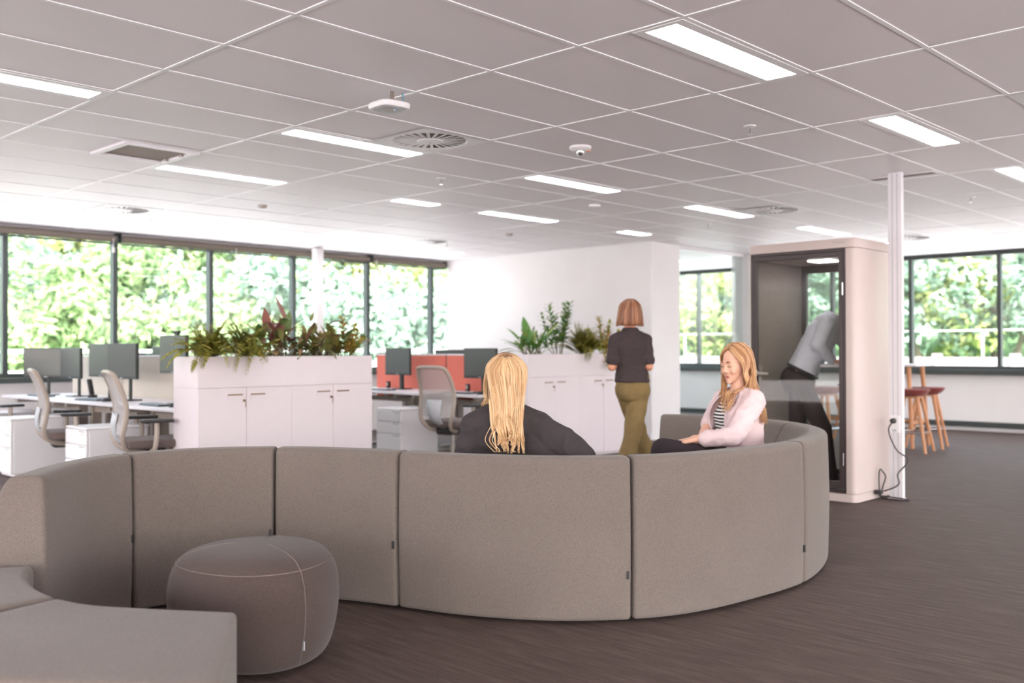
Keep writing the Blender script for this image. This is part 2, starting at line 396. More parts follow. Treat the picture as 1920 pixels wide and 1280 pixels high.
# wall below and above the left band of windows
bm = bmesh.new(); box(bm, E0, XW, YW - 0.06, YW + 0.15, 0, SILL - 0.06); box(bm, E0, XW, YW, YW + 0.15, HEAD + 0.03, H)
struct(obj('wall_left', bm, M['wall']))
bm = bmesh.new(); box(bm, XW - 0.06, XW + 0.15, -1, YW, 0, SILL - 0.08); box(bm, XW, XW + 0.15, -1, YW, HEAD + 0.06, H)
struct(obj('wall_right', bm, M['wall']))
struct(obj('baseboard_right', bx(XW - 0.085, XW - 0.06, -1, YW - 0.07, 0, 0.055), M['white']))
struct(obj('trim_1', bx(XW - 0.15, XW - 0.0605, -1, YW - 0.07, 0.06, 0.14, bev=0.008), M['alu']))
struct(obj('trim_2', bx(E0, XW - 0.16, YW - 0.14, YW - 0.061, SILL - 0.06, SILL + 0.0, bev=0.006), M['alu']))
struct(obj('trim_3', bx(XW - 0.15, XW - 0.02, -1, YW - 0.15, SILL - 0.08, SILL + 0.0, bev=0.006), M['alu']))
def window(n, horizontal, a, b, head):
    """one bay between two mullions; a, b along the wall"""
    bm = bmesh.new(); w, d = 0.028, 0.05
    def bar(p0, p1, z0, z1):
        if horizontal: box(bm, p0, p1, YW - d, YW + d, z0, z1)
        else: box(bm, XW - d, XW + d, p0, p1, z0, z1)
    bar(a, a + w, SILL, head); bar(b - w, b, SILL, head); bar(a + w, b - w, SILL, SILL + 0.05); bar(a + w, b - w, head - 0.05, head)
    fr = struct(obj('window_%d' % n, bm, M['alu']))
    g = bmesh.new()
    if horizontal: box(g, a + w, b - w, YW - 0.006, YW + 0.006, SILL + 0.05, head - 0.05)
    else: box(g, XW - 0.006, XW + 0.006, a + w, b - w, SILL + 0.05, head - 0.05)
    obj('pane', g, M['glass'], fr)
n = 1
LM = [1.45, 2.76, 4.07, 5.36, 6.67, 7.98, 9.32, 10.63, 11.94, 13.25, 14.5, 15.44]
for a, b in zip(LM[:-1], LM[1:]):
    window(n, True, a, b, HEAD + 0.03); n += 1
RM = [0.86, 2.17, 3.48, 4.79, 6.10, 7.41, 8.72, 10.03, 11.34, 11.94]
for a, b in zip(RM[:-1], RM[1:]):
    window(n, False, a, b, HEAD + 0.06); n += 1
# white block of rooms in the middle, its glazed front and its end post
struct(obj('wall_middle', bx(10.88, 11.56, 7.80, YW - 0.145, 0, H), M['wall']))
struct(obj('baseboard_middle', bx(10.865, 10.879, 7.80, 11.8, 0, 0.09), M['white']))
def partition():
    bm = bmesh.new()
    box(bm, 11.561, 13.30, 7.80, 7.86, 0, 0.05); box(bm, 11.561, 13.30, 7.80, 7.86, H - 0.05, H - 0.006)
    p = struct(obj('window_%d' % n, bm, M['white']))
    for a, b in ((11.561, 12.565), (12.571, 13.30)):
        obj('pane', bx(a, b, 7.826, 7.834, 0.05, H - 0.05), M['clearglass'], p)
partition()
struct(obj('column_beside_glass', bx(13.301, 13.62, 7.70, 8.02, 0, H - 0.006, bev=0.01), M['wall']))
struct(obj('column_at_window', bx(8.085, 8.21, 11.60, 11.725, 0, H - 0.006, bev=0.015), M['wall']))
# roller blinds rolled up along the window heads
def blind(x0, x1, lab, chain):
    t = thing('roller_blind', lab, 'blind', ((x0 + x1) / 2, YW - 0.10, H - 0.075), group='roller blinds above the left windows')
    h = (x1 - x0) / 2
    bm = bmesh.new(); tube(bm, [(-h + 0.02, 0, 0), (h - 0.02, 0, 0)], 0.045, 20); obj('fabric_roll', bm, M['blind'], t, True)
    obj('bottom_rail', bx(-h + 0.02, h - 0.02, -0.014, 0.014, -0.074, -0.05, bev=0.004), M['alu'], t)
    for s in (-1, 1): obj('bracket', bx(s * h - (0.012 if s > 0 else 0), s * h + (0 if s > 0 else 0.012), -0.05, 0.05, -0.055, 0.068), M['alu'], t)
    bm = bmesh.new(); tube(bm, [(chain, -0.055, 0), (chain, -0.055, -0.12)], 0.004, 6); box(bm, chain - 0.015, chain + 0.015, -0.065, -0.045, -0.18, -0.11, bev=0.006)
    obj('pull_chain', bm, M['plastic_white'], t)
blind(2.62, 5.35, 'taupe roller blind over the leftmost window panes', 1.30)
blind(5.38, 9.30, 'long taupe roller blind behind the white column at the window', -0.36)
blind(9.33, 10.87, 'short taupe roller blind ending at the white partition wall', -0.7)
struct(obj('trim_4', bx(XW - 0.12, XW - 0.01, -1, YW - 0.16, HEAD + 0.06, H - 0.006, bev=0.006), M['alu']))

# ------------------------------------------------------------------ ceiling fittings
def ceiling_light(i, y0, ln, lab):
    t = thing('ceiling_light', lab, 'light', (gx(i) + ln / 2, y0 + 0.15, H), group='recessed ceiling lights')
    h = ln / 2 - 0.014
    bm = bmesh.new()
    a, b = h - 0.03, 0.086
    for x0, x1, y0_, y1_ in ((-h, -a, -0.137, 0.137), (a, h, -0.137, 0.137), (-a, a, -0.137, -b), (-a, a, b, 0.137)):
        box(bm, x0, x1, y0_, y1_, -0.007, -0.0002)
    obj('frame', bm, M['tbar'], t)
    obj('diffuser', bx(-a, a, -b, b, -0.006, -0.0004), M['lamp'], t)
    return t
Y0 = {-2: gy(-2), 3: gy(3), 6: gy(6), 12: gy(11.75)}
for i, lab in ((1, 'large ceiling light nearest the camera above the sofa'), (3, 'ceiling light just before the white service pole'), (5, 'ceiling light at the right edge beyond the white service pole')):
    ceiling_light(i, Y0[-2] + 0.002, 1.2, lab)
for i, lab in ((-1, 'ceiling light at the far left edge of the picture'), (1, 'long ceiling light touching the large round air diffuser'), (3, 'ceiling light beside the smoke detector, in front of the white wall'),
               (5, 'ceiling light touching the round air diffuser above the white booth'), (7, 'ceiling light right above the white booth roof')):
    ceiling_light(i, Y0[3] + 0.002, 1.2, lab)
for i, ln, lab in ((1, 1.2, 'ceiling light beside the open ceiling hatch'), (3, 0.6, 'short ceiling light between the hatch light and the white wall'), (4, 1.2, 'ceiling light nearest the top edge of the white partition wall'), (6, 0.6, 'smallest ceiling light right above the walking woman')):
    ceiling_light(i, Y0[6] + 0.002, ln, lab)
for i, ln, lab in ((1, 1.2, 'long ceiling light along the leftmost window blind'), (3, 0.6, 'short ceiling light before the second window blind'), (4, 1.2, 'ceiling light above the white column at the window'), (6, 0.6, 'short ceiling light in the corner of windows and white wall')):
    ceiling_light(i, Y0[12] + 0.002, ln, lab)
ceiling_light(9, Y0[3] + 0.002, 1.2, 'ceiling light right of the white service pole, low in the picture')
ceiling_light(9, gy(9) + 0.002, 1.2, 'added ceiling light that brightens the room behind the glass partition')  # extra lamp, added to brighten the sill wall behind the partition
def air_diffuser(cx, cy, lab):
    t = thing('air_diffuser', lab, 'air vent', (cx, cy, H), group='round swirl air vents')
    bm = bmesh.new(); n_ = 48; S = 0.288; r = 0.262
    outer = []; inner = []; low = []
    for k in range(n_):
        a = 2 * PI * k / n_; c, s = math.cos(a), math.sin(a); f = S / max(abs(c), abs(s))
        outer.append(bm.verts.new((c * f, s * f, -0.0065))); inner.append(bm.verts.new((c * r, s * r, -0.0095))); low.append(bm.verts.new((c * (r - 0.012), s * (r - 0.012), -0.003)))
    for k in range(n_):
        k2 = (k + 1) % n_
        bm.faces.new((outer[k], outer[k2], inner[k2], inner[k])); bm.faces.new((inner[k], inner[k2], low[k2], low[k]))
    obj('face_plate', bm, M['tbar'], t)
    bm = bmesh.new(); cyl(bm, (0, 0), 0.252, -0.0016, -0.0002, 40); obj('plenum', bm, M['recess'], t)
    bm = bmesh.new()
    for k in range(24):
        mt = Matrix.Rotation(2 * PI * k / 24, 4, 'Z') @ Matrix.Translation((0.17, 0, -0.0065)) @ Matrix.Rotation(R(12), 4, 'X')
        box(bm, -0.085, 0.085, -0.011, 0.011, -0.0012, 0.0012, mtx=mt)
    obj('vanes', bm, M['tbar'], t)
    bm = bmesh.new(); lathe(bm, [(0, -0.019), (0.07, -0.018), (0.088, -0.013), (0.092, -0.008), (0, -0.008)], 32); obj('hub', bm, M['tbar'], t, True)
    bm = bmesh.new(); cyl(bm, (0, 0), 0.006, -0.0215, -0.0185, 10); obj('screw', bm, M['greymetal'], t)
air_diffuser(gx(1.75), gy(2.5), 'large round air diffuser in the ceiling beside the wall-mounted router')
air_diffuser(gx(1.75), gy(10.5), 'round air diffuser near the leftmost window blind')
air_diffuser(gx(5.25), gy(10.5), 'round air diffuser near the far corner of the windows')
air_diffuser(gx(5.75), gy(2.5), 'round air diffuser above the white booth')
air_diffuser(gx(8.75), gy(2.5), 'round air diffuser behind the white service pole')
air_diffuser(gx(3.25), gy(-3.5), 'air diffuser cut off by the right edge of the picture, top corner')
def hatch():
    t = thing('ceiling_hatch', 'square ceiling hatch with white rim and taupe panel, left side', 'hatch', (gx(0.75), gy(5.5), H))
    bm = bmesh.new(); S = 0.286; s = 0.235
    for x0, x1, y0, y1 in ((-S, -s, -S, S), (s, S, -S, S), (-s, s, -S, -s), (-s, s, s, S)): box(bm, x0, x1, y0, y1, -0.02, -0.0002, bev=0.003)
    obj('rim', bm, M['white'], t)
    obj('panel', bx(-s, s, -s, s, -0.004, -0.0002), M['hatch'], t)
    for y in (-0.12, 0.12): obj('latch', bx(s - 0.03, s - 0.004, y - 0.012, y + 0.012, -0.022, -0.006), M['greymetal'], t)
hatch()
def access_point():
    c = at(730, 199, 5.5)
    t = thing('wireless_router', 'white rounded-square wireless access point hanging under the ceiling grid', 'router', (c.x, c.y, c.z), R(-4))
    bm = bmesh.new(); S = 0.098
    rings = []
    for z, s in ((0.018, 0.55), (0.018, 0.9), (0.010, 1.0), (-0.008, 1.0), (-0.018, 0.93)): rings.append((V((0, 0, z)), V((S * s, 0, 0)), V((0, S * s, 0))))
    loft(bm, rings, 40, power=4.5); obj('housing', bm, M['plastic_white'], t, True, 50)
    bm = bmesh.new(); loft(bm, [(V((0, 0, -0.0182)), V((0.08, 0, 0)), V((0, 0.08, 0))), (V((0, 0, -0.021)), V((0.077, 0, 0)), V((0, 0.077, 0)))], 40, power=4.5); obj('face', bm, M['chairlight'], t)
    bm = bmesh.new(); loft(bm, [(V((0, 0, -0.0205)), V((0.038, 0, 0)), V((0, 0.038, 0))), (V((0, 0, -0.023)), V((0.034, 0, 0)), V((0, 0.034, 0)))], 32, power=5); obj('badge_ring', bm, M['greymetal'], t)
    bm = bmesh.new(); cyl(bm, (0.015, -0.03), 0.004, -0.024, -0.0225, 10); obj('indicator', bm, M['led'], t)
    top = H - c.z - 0.0062
    bm = bmesh.new(); box(bm, -0.045, 0.045, -0.045, 0.045, 0.0182, 0.026); box(bm, -0.012, 0.012, -0.03, -0.026, 0.026, top); obj('bracket', bm, M['recess'], t)
    bm = bmesh.new(); tube(bm, [(0.06, -0.02, 0.016), (0.075, -0.03, 0.04), (0.07, -0.03, top)], 0.004, 6); obj('network_cable', bm, solid('teal_patch_cable', rgb(60, 130, 150), 0.5), t)
access_point()
def smoke_detector():
    c = (5.411, 4.50)
    t = thing('smoke_detector', 'white smoke detector dome with an orange mark in the middle of the ceiling', 'smoke detector', (c[0], c[1], H))
    bm = bmesh.new(); lathe(bm, [(0, -0.0002), (0.078, -0.0002), (0.08, -0.014), (0.068, -0.026), (0.04, -0.034), (0, -0.036)], 32); obj('base', bm, M['plastic_white'], t, True)
    bm = bmesh.new(); lathe(bm, [(0.03, -0.034), (0.028, -0.05), (0.016, -0.066), (0, -0.068)], 20); obj('sensor_dome', bm, M['chrome'], t, True)
    bm = bmesh.new(); box(bm, 0.03, 0.062, -0.045, -0.02, -0.034, -0.02, bev=0.003); obj('mark', bm, solid('orange_mark', rgb(230, 150, 90), 0.5), t)
smoke_detector()
def sprinkler(x, y, lab):
    t = thing('fire_sprinkler', lab, 'sprinkler', (x, y, H), group='ceiling fire sprinklers')
    bm = bmesh.new(); lathe(bm, [(0, -0.0002), (0.042, -0.0002), (0.04, -0.006), (0.012, -0.011), (0, -0.011)], 24); obj('escutcheon', bm, M['plastic_white'], t, True)
    bm = bmesh.new(); lathe(bm, [(0.007, -0.011), (0.007, -0.03), (0.004, -0.034), (0.004, -0.05), (0.018, -0.052), (0.018, -0.054), (0, -0.054)], 14); obj('nozzle', bm, M['chrome'], t)
for x, y, lab in ((5.684, 3.284, 'fire sprinkler between the large ceiling light and the service pole'), (5.576, 6.18, 'fire sprinkler behind the large round air diffuser'),
                  (9.844, 3.30, 'fire sprinkler to the right of the white service pole'), (9.78, 6.20, 'fire sprinkler above the white partition corner'), (4.969, 10.25, 'fire sprinkler near the left window diffuser'), (8.95, 9.8, 'fire sprinkler near the far corner diffuser')):
    sprinkler(x, y, lab)
def sensor(x, y, r, lab, dark=False):
    bm = bmesh.new(); lathe(bm, [(0, -0.0002), (r, -0.0002), (r * 0.95, -0.02), (r * 0.5, -0.03), (0, -0.031)], 20)
    o = obj('ceiling_sensor', bm, M['greymetal'] if dark else M['plastic_white'], None, True); o.location = (x, y, H); tag(o, lab, 'sensor', 'motion sensors on the ceiling')
sensor(5.363, 8.635, 0.045, 'small grey motion sensor on the ceiling before the second blind', True)
sensor(7.699, 6.216, 0.06, 'flat white motion sensor on the ceiling above the second planter')
sensor(8.862, 8.537, 0.045, 'small grey motion sensor on the ceiling near the white wall top', True)
def grille():
    t = thing('air_grille', 'narrow slotted return air grille in the ceiling behind the service pole', 'air vent', (gx(4.85), gy(-0.5), H))
    bm = bmesh.new(); box(bm, -0.06, 0.06, -0.28, 0.28, -0.008, -0.0002); obj('frame', bm, M['white'], t)
    bm = bmesh.new()
    for k in range(4): box(bm, -0.045 + k * 0.025, -0.035 + k * 0.025, -0.26, 0.26, -0.0095, -0.0075)
    obj('slots', bm, M['recess'], t)
grille()

# ------------------------------------------------------------------ white service pole with its socket, and the lead
def pole():
    t = thing('service_pole', 'slim white service pole from carpet to ceiling beside the booth', 'pole', (8.01, 3.278, 0))
    obj('post', bx(-0.0225, 0.0225, -0.058, 0.058, 0.0, H - 0.007, bev=0.006), M['white'], t)
    bm = bmesh.new()
    for y in (-0.02, 0.02): box(bm, -0.0245, -0.0226, y - 0.003, y + 0.003, 0.02, H - 0.02)
    obj('groove_trim', bm, M['chairlight'], t)
    obj('foot_plate', bx(-0.03, 0.03, -0.066, 0.066, 0.0, 0.008), M['white'], t)
    pl = obj('socket_plate', bx(-0.0376, -0.0247, -0.038, 0.048, 0.545, 0.685, bev=0.004), M['plastic_white'], t)
    bm = bmesh.new(); box(bm, -0.039, -0.0377, -0.012, 0.022, 0.555, 0.575); obj('switch', bm, M['chairlight'], pl)
pole()
def lead():
    t = thing('power_lead', 'black power lead plugged into the service pole and looping to the booth', 'cable', (8.035, 3.278, 0))
    bm = bmesh.new(); tube(bm, [(-0.064, 0.008, 0.645), (-0.095, 0.008, 0.643), (-0.105, 0.008, 0.635)], [0.022, 0.022, 0.012], 16); obj('plug', bm, M['dark'], t, True)
    p = smoothpath([(-0.105, 0.008, 0.63), (-0.115, 0.03, 0.58), (-0.11, 0.015, 0.50), (-0.085, -0.03, 0.40), (-0.06, -0.10, 0.345), (-0.07, -0.09, 0.29), (-0.085, -0.03, 0.21), (-0.09, -0.04, 0.13),
                    (-0.10, 0.05, 0.075), (-0.10, 0.13, 0.055), (-0.09, 0.10, 0.09), (-0.09, 0.07, 0.19), (-0.09, 0.14, 0.245), (-0.09, 0.17, 0.20), (-0.10, 0.155, 0.09), (-0.11, 0.12, 0.03),
                    (-0.10, 0.02, 0.02), (-0.085, -0.10, 0.012), (-0.10, -0.13, 0.006), (-0.12, -0.09, 0.006), (-0.13, 0.0, 0.006), (-0.13, 0.09, 0.012), (-0.11, 0.15, 0.05), (-0.09, 0.1755, 0.065)], 6)
    p = [V((q.x - max(0, q.y - 0.09), min(q.y, 0.09), q.z)) for q in p]
    bm = bmesh.new(); tube(bm, p, 0.0055, 8); obj('cord', bm, M['cable'], t, True)
    obj('connector', bx(-0.21, -0.16, 0.06, 0.118, 0.045, 0.08, bev=0.005), M['dark'], t)
lead()
# ------------------------------------------------------------------ serpentine sofa
def resample(pts, ds):
    pts = [V(p) for p in pts]; L = [0]
    for a, b in zip(pts[:-1], pts[1:]): L.append(L[-1] + (b - a).length)
    n = max(2, int(round(L[-1] / ds))); out = []
    j = 0
    for i in range(n + 1):
        s = L[-1] * i / n
        while j < len(L) - 2 and L[j + 1] < s: j += 1
        t = (s - L[j]) / max(1e-9, L[j + 1] - L[j]); out.append(pts[j].lerp(pts[j + 1], t))
    return out
def round_poly(poly, r, seg=4):
    out = []; n = len(poly)
    for i in range(n):
        p = V((*poly[i][:2], 0)); a = V((*poly[i - 1][:2], 0)); b = V((*poly[(i + 1) % n][:2], 0)); rr = poly[i][2] if len(poly[i]) > 2 else r
        da, db = (a - p), (b - p); l = min(rr, da.length * 0.45, db.length * 0.45)
        p0 = p + da.normalized() * l; p1 = p + db.normalized() * l
        for k in range(seg + 1):
            t = k / seg; out.append((p0 * (1 - t) ** 2 + p * 2 * t * (1 - t) + p1 * t * t))
    return [(q.x, q.y) for q in out]
def inset(poly, d):
    n = len(poly); cx = sum(p[0] for p in poly) / n; out = []
    area = sum(poly[i - 1][0] * poly[i][1] - poly[i][0] * poly[i - 1][1] for i in range(n)); sg = 1 if area > 0 else -1
    for i in range(n):
        ax, ay = poly[i - 1]; bx_, by = poly[(i + 1) % n]; tx, ty = bx_ - ax, by - ay; l = math.hypot(tx, ty) or 1
        out.append((poly[i][0] - sg * ty / l * d, poly[i][1] + sg * tx / l * d))
    return out
def sweep(bm, path, poly, soft=0.016, n0=None):
    """profile (n towards the seat side, z) carried along a plan path, with soft ends"""
    N = len(path); rows = []
    def normal(i):
        d = path[min(i + 1, N - 1)] - path[max(i - 1, 0)]; d.z = 0; d.normalize(); nn = V((-d.y, d.x, 0))
        if n0 is not None: k = max(0, 1 - i / (0.7 * N)); nn = (nn * (1 - k) + V((n0[0], n0[1], 0)) * k).normalized()
        return nn, d
    def row(p, nn, pl): return [bm.verts.new((p.x + nn.x * a, p.y + nn.y * a, z)) for a, z in pl]
    for i in range(N):
        nn, d = normal(i)
        if i == 0:
            for a in (90, 60, 30): rows.append(row(path[0] + d * soft * (1 - math.cos(R(90 - a))), nn, inset(poly, soft * (1 - math.cos(R(a))))))
            rows.append(row(path[0] + d * soft, nn, poly)); continue
        if i == N - 1:
            rows.append(row(path[i] - d * soft, nn, poly))
            for a in (30, 60, 90): rows.append(row(path[i] - d * soft * (1 - math.cos(R(90 - a))), nn, inset(poly, soft * (1 - math.cos(R(a))))))
            continue
        rows.append(row(path[i], nn, poly))
    n = len(poly)
    for a, b in zip(rows[:-1], rows[1:]):
        for k in range(n): bm.faces.new((a[k], a[(k + 1) % n], b[(k + 1) % n], b[k]))
    bm.faces.new(rows[0][::-1]); bm.faces.new(rows[-1])
BACK = round_poly([(0.0, 0.014, 0.02), (-0.012, 0.38, 0.2), (0.0, 0.752, 0.035), (0.135, 0.752, 0.04), (0.30, 0.43, 0.05), (0.30, 0.014, 0.02)], 0.03)
SEAT = round_poly([(0.305, 0.06, 0.02), (0.305, 0.43, 0.03), (0.80, 0.43, 0.05), (0.80, 0.06, 0.02)], 0.03)
BENCH = round_poly([(0.0, 0.05, 0.02), (0.0, 0.42, 0.03), (0.70, 0.42, 0.04), (0.68, 0.05, 0.02)], 0.03)
def module(name, pts, label, back=True, tagpos=None, feet=True, gap=0.006, n0=None):
    pts = resample(catmull([(p[0], p[1], 0) for p in pts], 16), 0.06)
    d0 = (pts[1] - pts[0]).normalized(); d1 = (pts[-1] - pts[-2]).normalized()
    pts[0] = pts[0] + d0 * gap; pts[-1] = pts[-1] - d1 * gap
    mid = pts[len(pts) // 2]; loc = V((mid.x, mid.y, 0))
    t = thing(name, label, 'sofa' if back else 'bench', loc, group='modules of the serpentine sofa')
    pts = [p - loc for p in pts]
    if back:
        bm = bmesh.new(); sweep(bm, pts, BACK); obj('backrest', bm, M['sofa'], t, True, 50)
        bm = bmesh.new(); sweep(bm, pts, SEAT); obj('seat', bm, M['sofa'], t, True, 50)
    else:
        bm = bmesh.new(); sweep(bm, pts, BENCH, n0=n0); obj('seat', bm, M['sofa'], t, True, 50)
    if feet:
        for k in (2, len(pts) - 3):
            p = pts[k]; d = (pts[k + 1] - pts[k - 1]).normalized(); nn = V((-d.y, d.x, 0))
            for off in (0.15, 0.62):
                bm = bmesh.new(); cyl(bm, (p.x + nn.x * off, p.y + nn.y * off), 0.025, 0.0, 0.066 if off > 0.3 and back else (0.016 if back else 0.055), 14); obj('foot', bm, M['dark'], t, True)
    if tagpos is not None:
        i, z = tagpos; p = pts[i].lerp(pts[i + 1], 0.75); d = (pts[min(i + 1, len(pts) - 1)] - pts[max(i - 1, 0)]).normalized(); nn = V((-d.y, d.x, 0))
        mt = Matrix.Translation((p.x - nn.x * 0.012, p.y - nn.y * 0.012, z)) @ Matrix.Rotation(math.atan2(d.y, d.x), 4, 'Z')
        obj('fabric_tag', bx(-0.005, 0.005, -0.004, 0.004, -0.018, 0.018, mtx=mt), M['dark'], t)
    return t
W = [(1.475, 3.945), (1.78, 4.28), (2.07, 4.44), (2.40, 4.41), (2.68, 4.21), (2.86, 3.92), (2.975, 3.61), (3.08, 3.28), (3.28, 2.93), (3.565, 2.665),
     (3.87, 2.52), (4.28, 2.45), (4.74, 2.43), (5.20, 2.54), (5.62, 2.74), (5.97, 3.06), (6.17, 3.45), (6.22, 3.85), (6.18, 4.08), (6.09, 4.27)]
full = catmull([(p[0], p[1], 0) for p in W], 16)
def piece(i, j): return [tuple(p)[:2] for p in full[i * 16:j * 16 + 1]]
module('sofa_module', piece(0, 2), 'taupe curved sofa module at the left end, its end face showing', tagpos=(-2, 0.36))
module('sofa_module', piece(2, 4), 'taupe sofa module right behind the pouf, second from the left end', tagpos=(-2, 0.33))
module('sofa_module', piece(4, 6), 'taupe sofa module between the pouf and the broad central one', tagpos=(-2, 0.31))
module('sofa_module', piece(6, 9), 'broad taupe sofa module with the blonde woman leaning on its back', tagpos=(-2, 0.22))
module('sofa_module', piece(9, 12), 'broad curved taupe sofa module facing the brown carpet, right of centre seam', tagpos=(-2, 0.2))
module('sofa_module', piece(12, 15), 'taupe sofa module curving round the right-hand bend nearest the booth')
module('sofa_module', piece(15, 19), 'taupe sofa module at the far end, behind the woman in pink')
module('bench_module', [(1.62, 2.745), (1.455, 2.99), (1.345, 3.17), (1.30, 3.34)], 'backless taupe bench module in the foreground bottom left corner', back=False, n0=(-0.555, -0.83))
module('bench_module', [(1.30, 3.345), (1.305, 3.55), (1.35, 3.75), (1.43, 3.905)], 'backless taupe bench module between the front bench and the sofa end', back=False)

def pouf():
    t = thing('pouf', 'brown rounded wool pouf standing in the curve of the sofa', 'pouf', (2.125, 3.465, 0), R(20))
    bm = bmesh.new(); prof = [(0.0, 0.018), (0.76, 0.015), (0.86, 0.03), (0.93, 0.09), (0.985, 0.18), (1.0, 0.26), (0.975, 0.34), (0.91, 0.395), (0.80, 0.432), (0.6, 0.455), (0.35, 0.467), (0.0, 0.472)]
    n_ = 72; rows = []
    def rad(a): return 0.338 * (1 + 0.045 * math.cos(3 * a + 0.6))
    for k, z in prof:
        if k == 0: rows.append([bm.verts.new((0, 0, z))]); continue
        rows.append([bm.verts.new((rad(2 * PI * i / n_) * k * math.cos(2 * PI * i / n_), rad(2 * PI * i / n_) * k * math.sin(2 * PI * i / n_), z)) for i in range(n_)])
    for a, b in zip(rows[:-1], rows[1:]):
        for i in range(n_):
            j = (i + 1) % n_
            if len(a) == 1: bm.faces.new((a[0], b[j], b[i]))
            elif len(b) == 1: bm.faces.new((a[i], a[j], b[0]))
            else: bm.faces.new((a[i], a[j], b[j], b[i]))
    o = obj('cover', bm, M['pouf'], t, True, 180)
    m = o.modifiers.new('s', 'SUBSURF'); m.levels = 2; m.render_levels = 2
    def surf(a, u):      # a point a little above the surface, u in [0, 1] up the profile
        s = u * (len(prof) - 1); i = min(int(s), len(prof) - 2); f = s - i; k = prof[i][0] * (1 - f) + prof[i + 1][0] * f; z = prof[i][1] * (1 - f) + prof[i + 1][1] * f
        return V((rad(a) * k * math.cos(a) * 0.998, rad(a) * k * math.sin(a) * 0.998, z))
    bm = bmesh.new(); tube(bm, [surf(2 * PI * i / 90, 7.1 / 11) for i in range(91)], 0.0016, 6)
    for a in (R(-110), R(10), R(130)): tube(bm, [surf(a, 0.2 + 0.8 * i / 40) for i in range(38)], 0.0016, 6)
    obj('seams', bm, M['thread'], t, True)
    a = R(-110); p = surf(a, 0.30); mt = Matrix.Translation(p) @ Matrix.Rotation(a, 4, 'Z')
    obj('fabric_tag', bx(-0.004, 0.010, -0.002, 0.002, -0.017, 0.017, mtx=mt), M['chairlight'], t)
pouf()

# ------------------------------------------------------------------ storage cabinets with plant troughs on top
def cabinet(x0, y0, w, label, trough_label, d=0.40, zc=0.935, zt=1.185):
    t = thing('storage_cabinet', label, 'cabinet', (x0 + w / 2, y0, 0), group='white two-door storage cabinets')
    h = w / 2
    bm = bmesh.new(); box(bm, -h + 0.0005, h - 0.0005, 0.0202, d, 0.03, zc); box(bm, -h + 0.02, h - 0.02, 0.05, d - 0.02, 0.0, 0.03); obj('body', bm, M['laminate'], t)
    for s in (-1, 1):
        x0_, x1_ = (-h + 0.001, -0.0015) if s < 0 else (0.0015, h - 0.001)
        dr = obj('door', bx(x0_, x1_, 0.0, 0.02, 0.04, zc - 0.003, bev=0.0015, seg=1), M['laminate'], t)
        hx = s * 0.105
        bm = bmesh.new(); box(bm, hx - 0.065, hx + 0.065, -0.012, -0.0002, zc - 0.066, zc - 0.055, bev=0.002); obj('handle', bm, M['handle'], dr)
        obj('recess_plate', bx(hx - 0.065, hx + 0.065, -0.0042, -0.0002, zc - 0.1, zc - 0.0665, bev=0.0015), M['laminate'], dr)
    bm = bmesh.new(); mt = Matrix.Translation((-0.022, -0.0002, zc - 0.11)) @ Matrix.Rotation(R(90), 4, 'X')
    lathe(bm, [(0, 0), (0.011, 0), (0.011, 0.006), (0, 0.007)], 16); bmesh.ops.transform(bm, matrix=mt, verts=bm.verts)
    lo = obj('lock', bm, M['handle'], t, True)
    bm = bmesh.new(); box(bm, -0.024, -0.02, -0.022, -0.0075, zc - 0.118, zc - 0.102); box(bm, -0.016, -0.010, -0.012, -0.009, zc - 0.165, zc - 0.118, bev=0.002); obj('key', bm, M['handle'], lo)
    t2 = thing('planter_trough', trough_label, 'planter', (x0 + w / 2, y0, zc), group='white plant troughs on the cabinets')
    bm = bmesh.new(); q = 0.018; z1 = zt - zc
    box(bm, -h + 0.0005, h - 0.0005, 0, q, 0.001, z1); box(bm, -h + 0.0005, h - 0.0005, d - q, d, 0.001, z1); box(bm, -h + 0.0005, -h + q, q, d - q, 0.001, z1); box(bm, h - q, h - 0.0005, q, d - q, 0.001, z1); box(bm, -h + q, h - q, q, d - q, 0.001, 0.02)
    obj('box', bm, M['laminate'], t2)
    bm = bmesh.new(); vs = box(bm, -h + q, h - q, q, d - q, 0.1, z1 - 0.03); bmesh.ops.subdivide_edges(bm, edges=bm.edges, cuts=5, use_grid_fill=True)
    for v in bm.verts:
        if v.co.z > 0.15: v.co.z += random.uniform(-0.012, 0.012)
    obj('soil', bm, M['soil'], t2)
PY1 = 7.12; PX1 = 3.84; PX2 = 7.68; CW = 0.865
cabinet(PX1, PY1, CW, 'white two-door cabinet at the left end of the fern planter', 'left trough of the left planter, holding the drooping fern')
cabinet(PX1 + CW, PY1, CW, 'white two-door cabinet on the right under the left planter', 'right trough of the left planter, under the bushy croton')
cabinet(PX2, PY1, CW, 'white two-door cabinet just right of the blonde woman', 'left trough of the right planter, holding the tall leafy stems')
cabinet(PX2 + CW, PY1, CW, 'white two-door cabinet partly behind the walking woman', 'right trough of the right planter beside the walking woman')

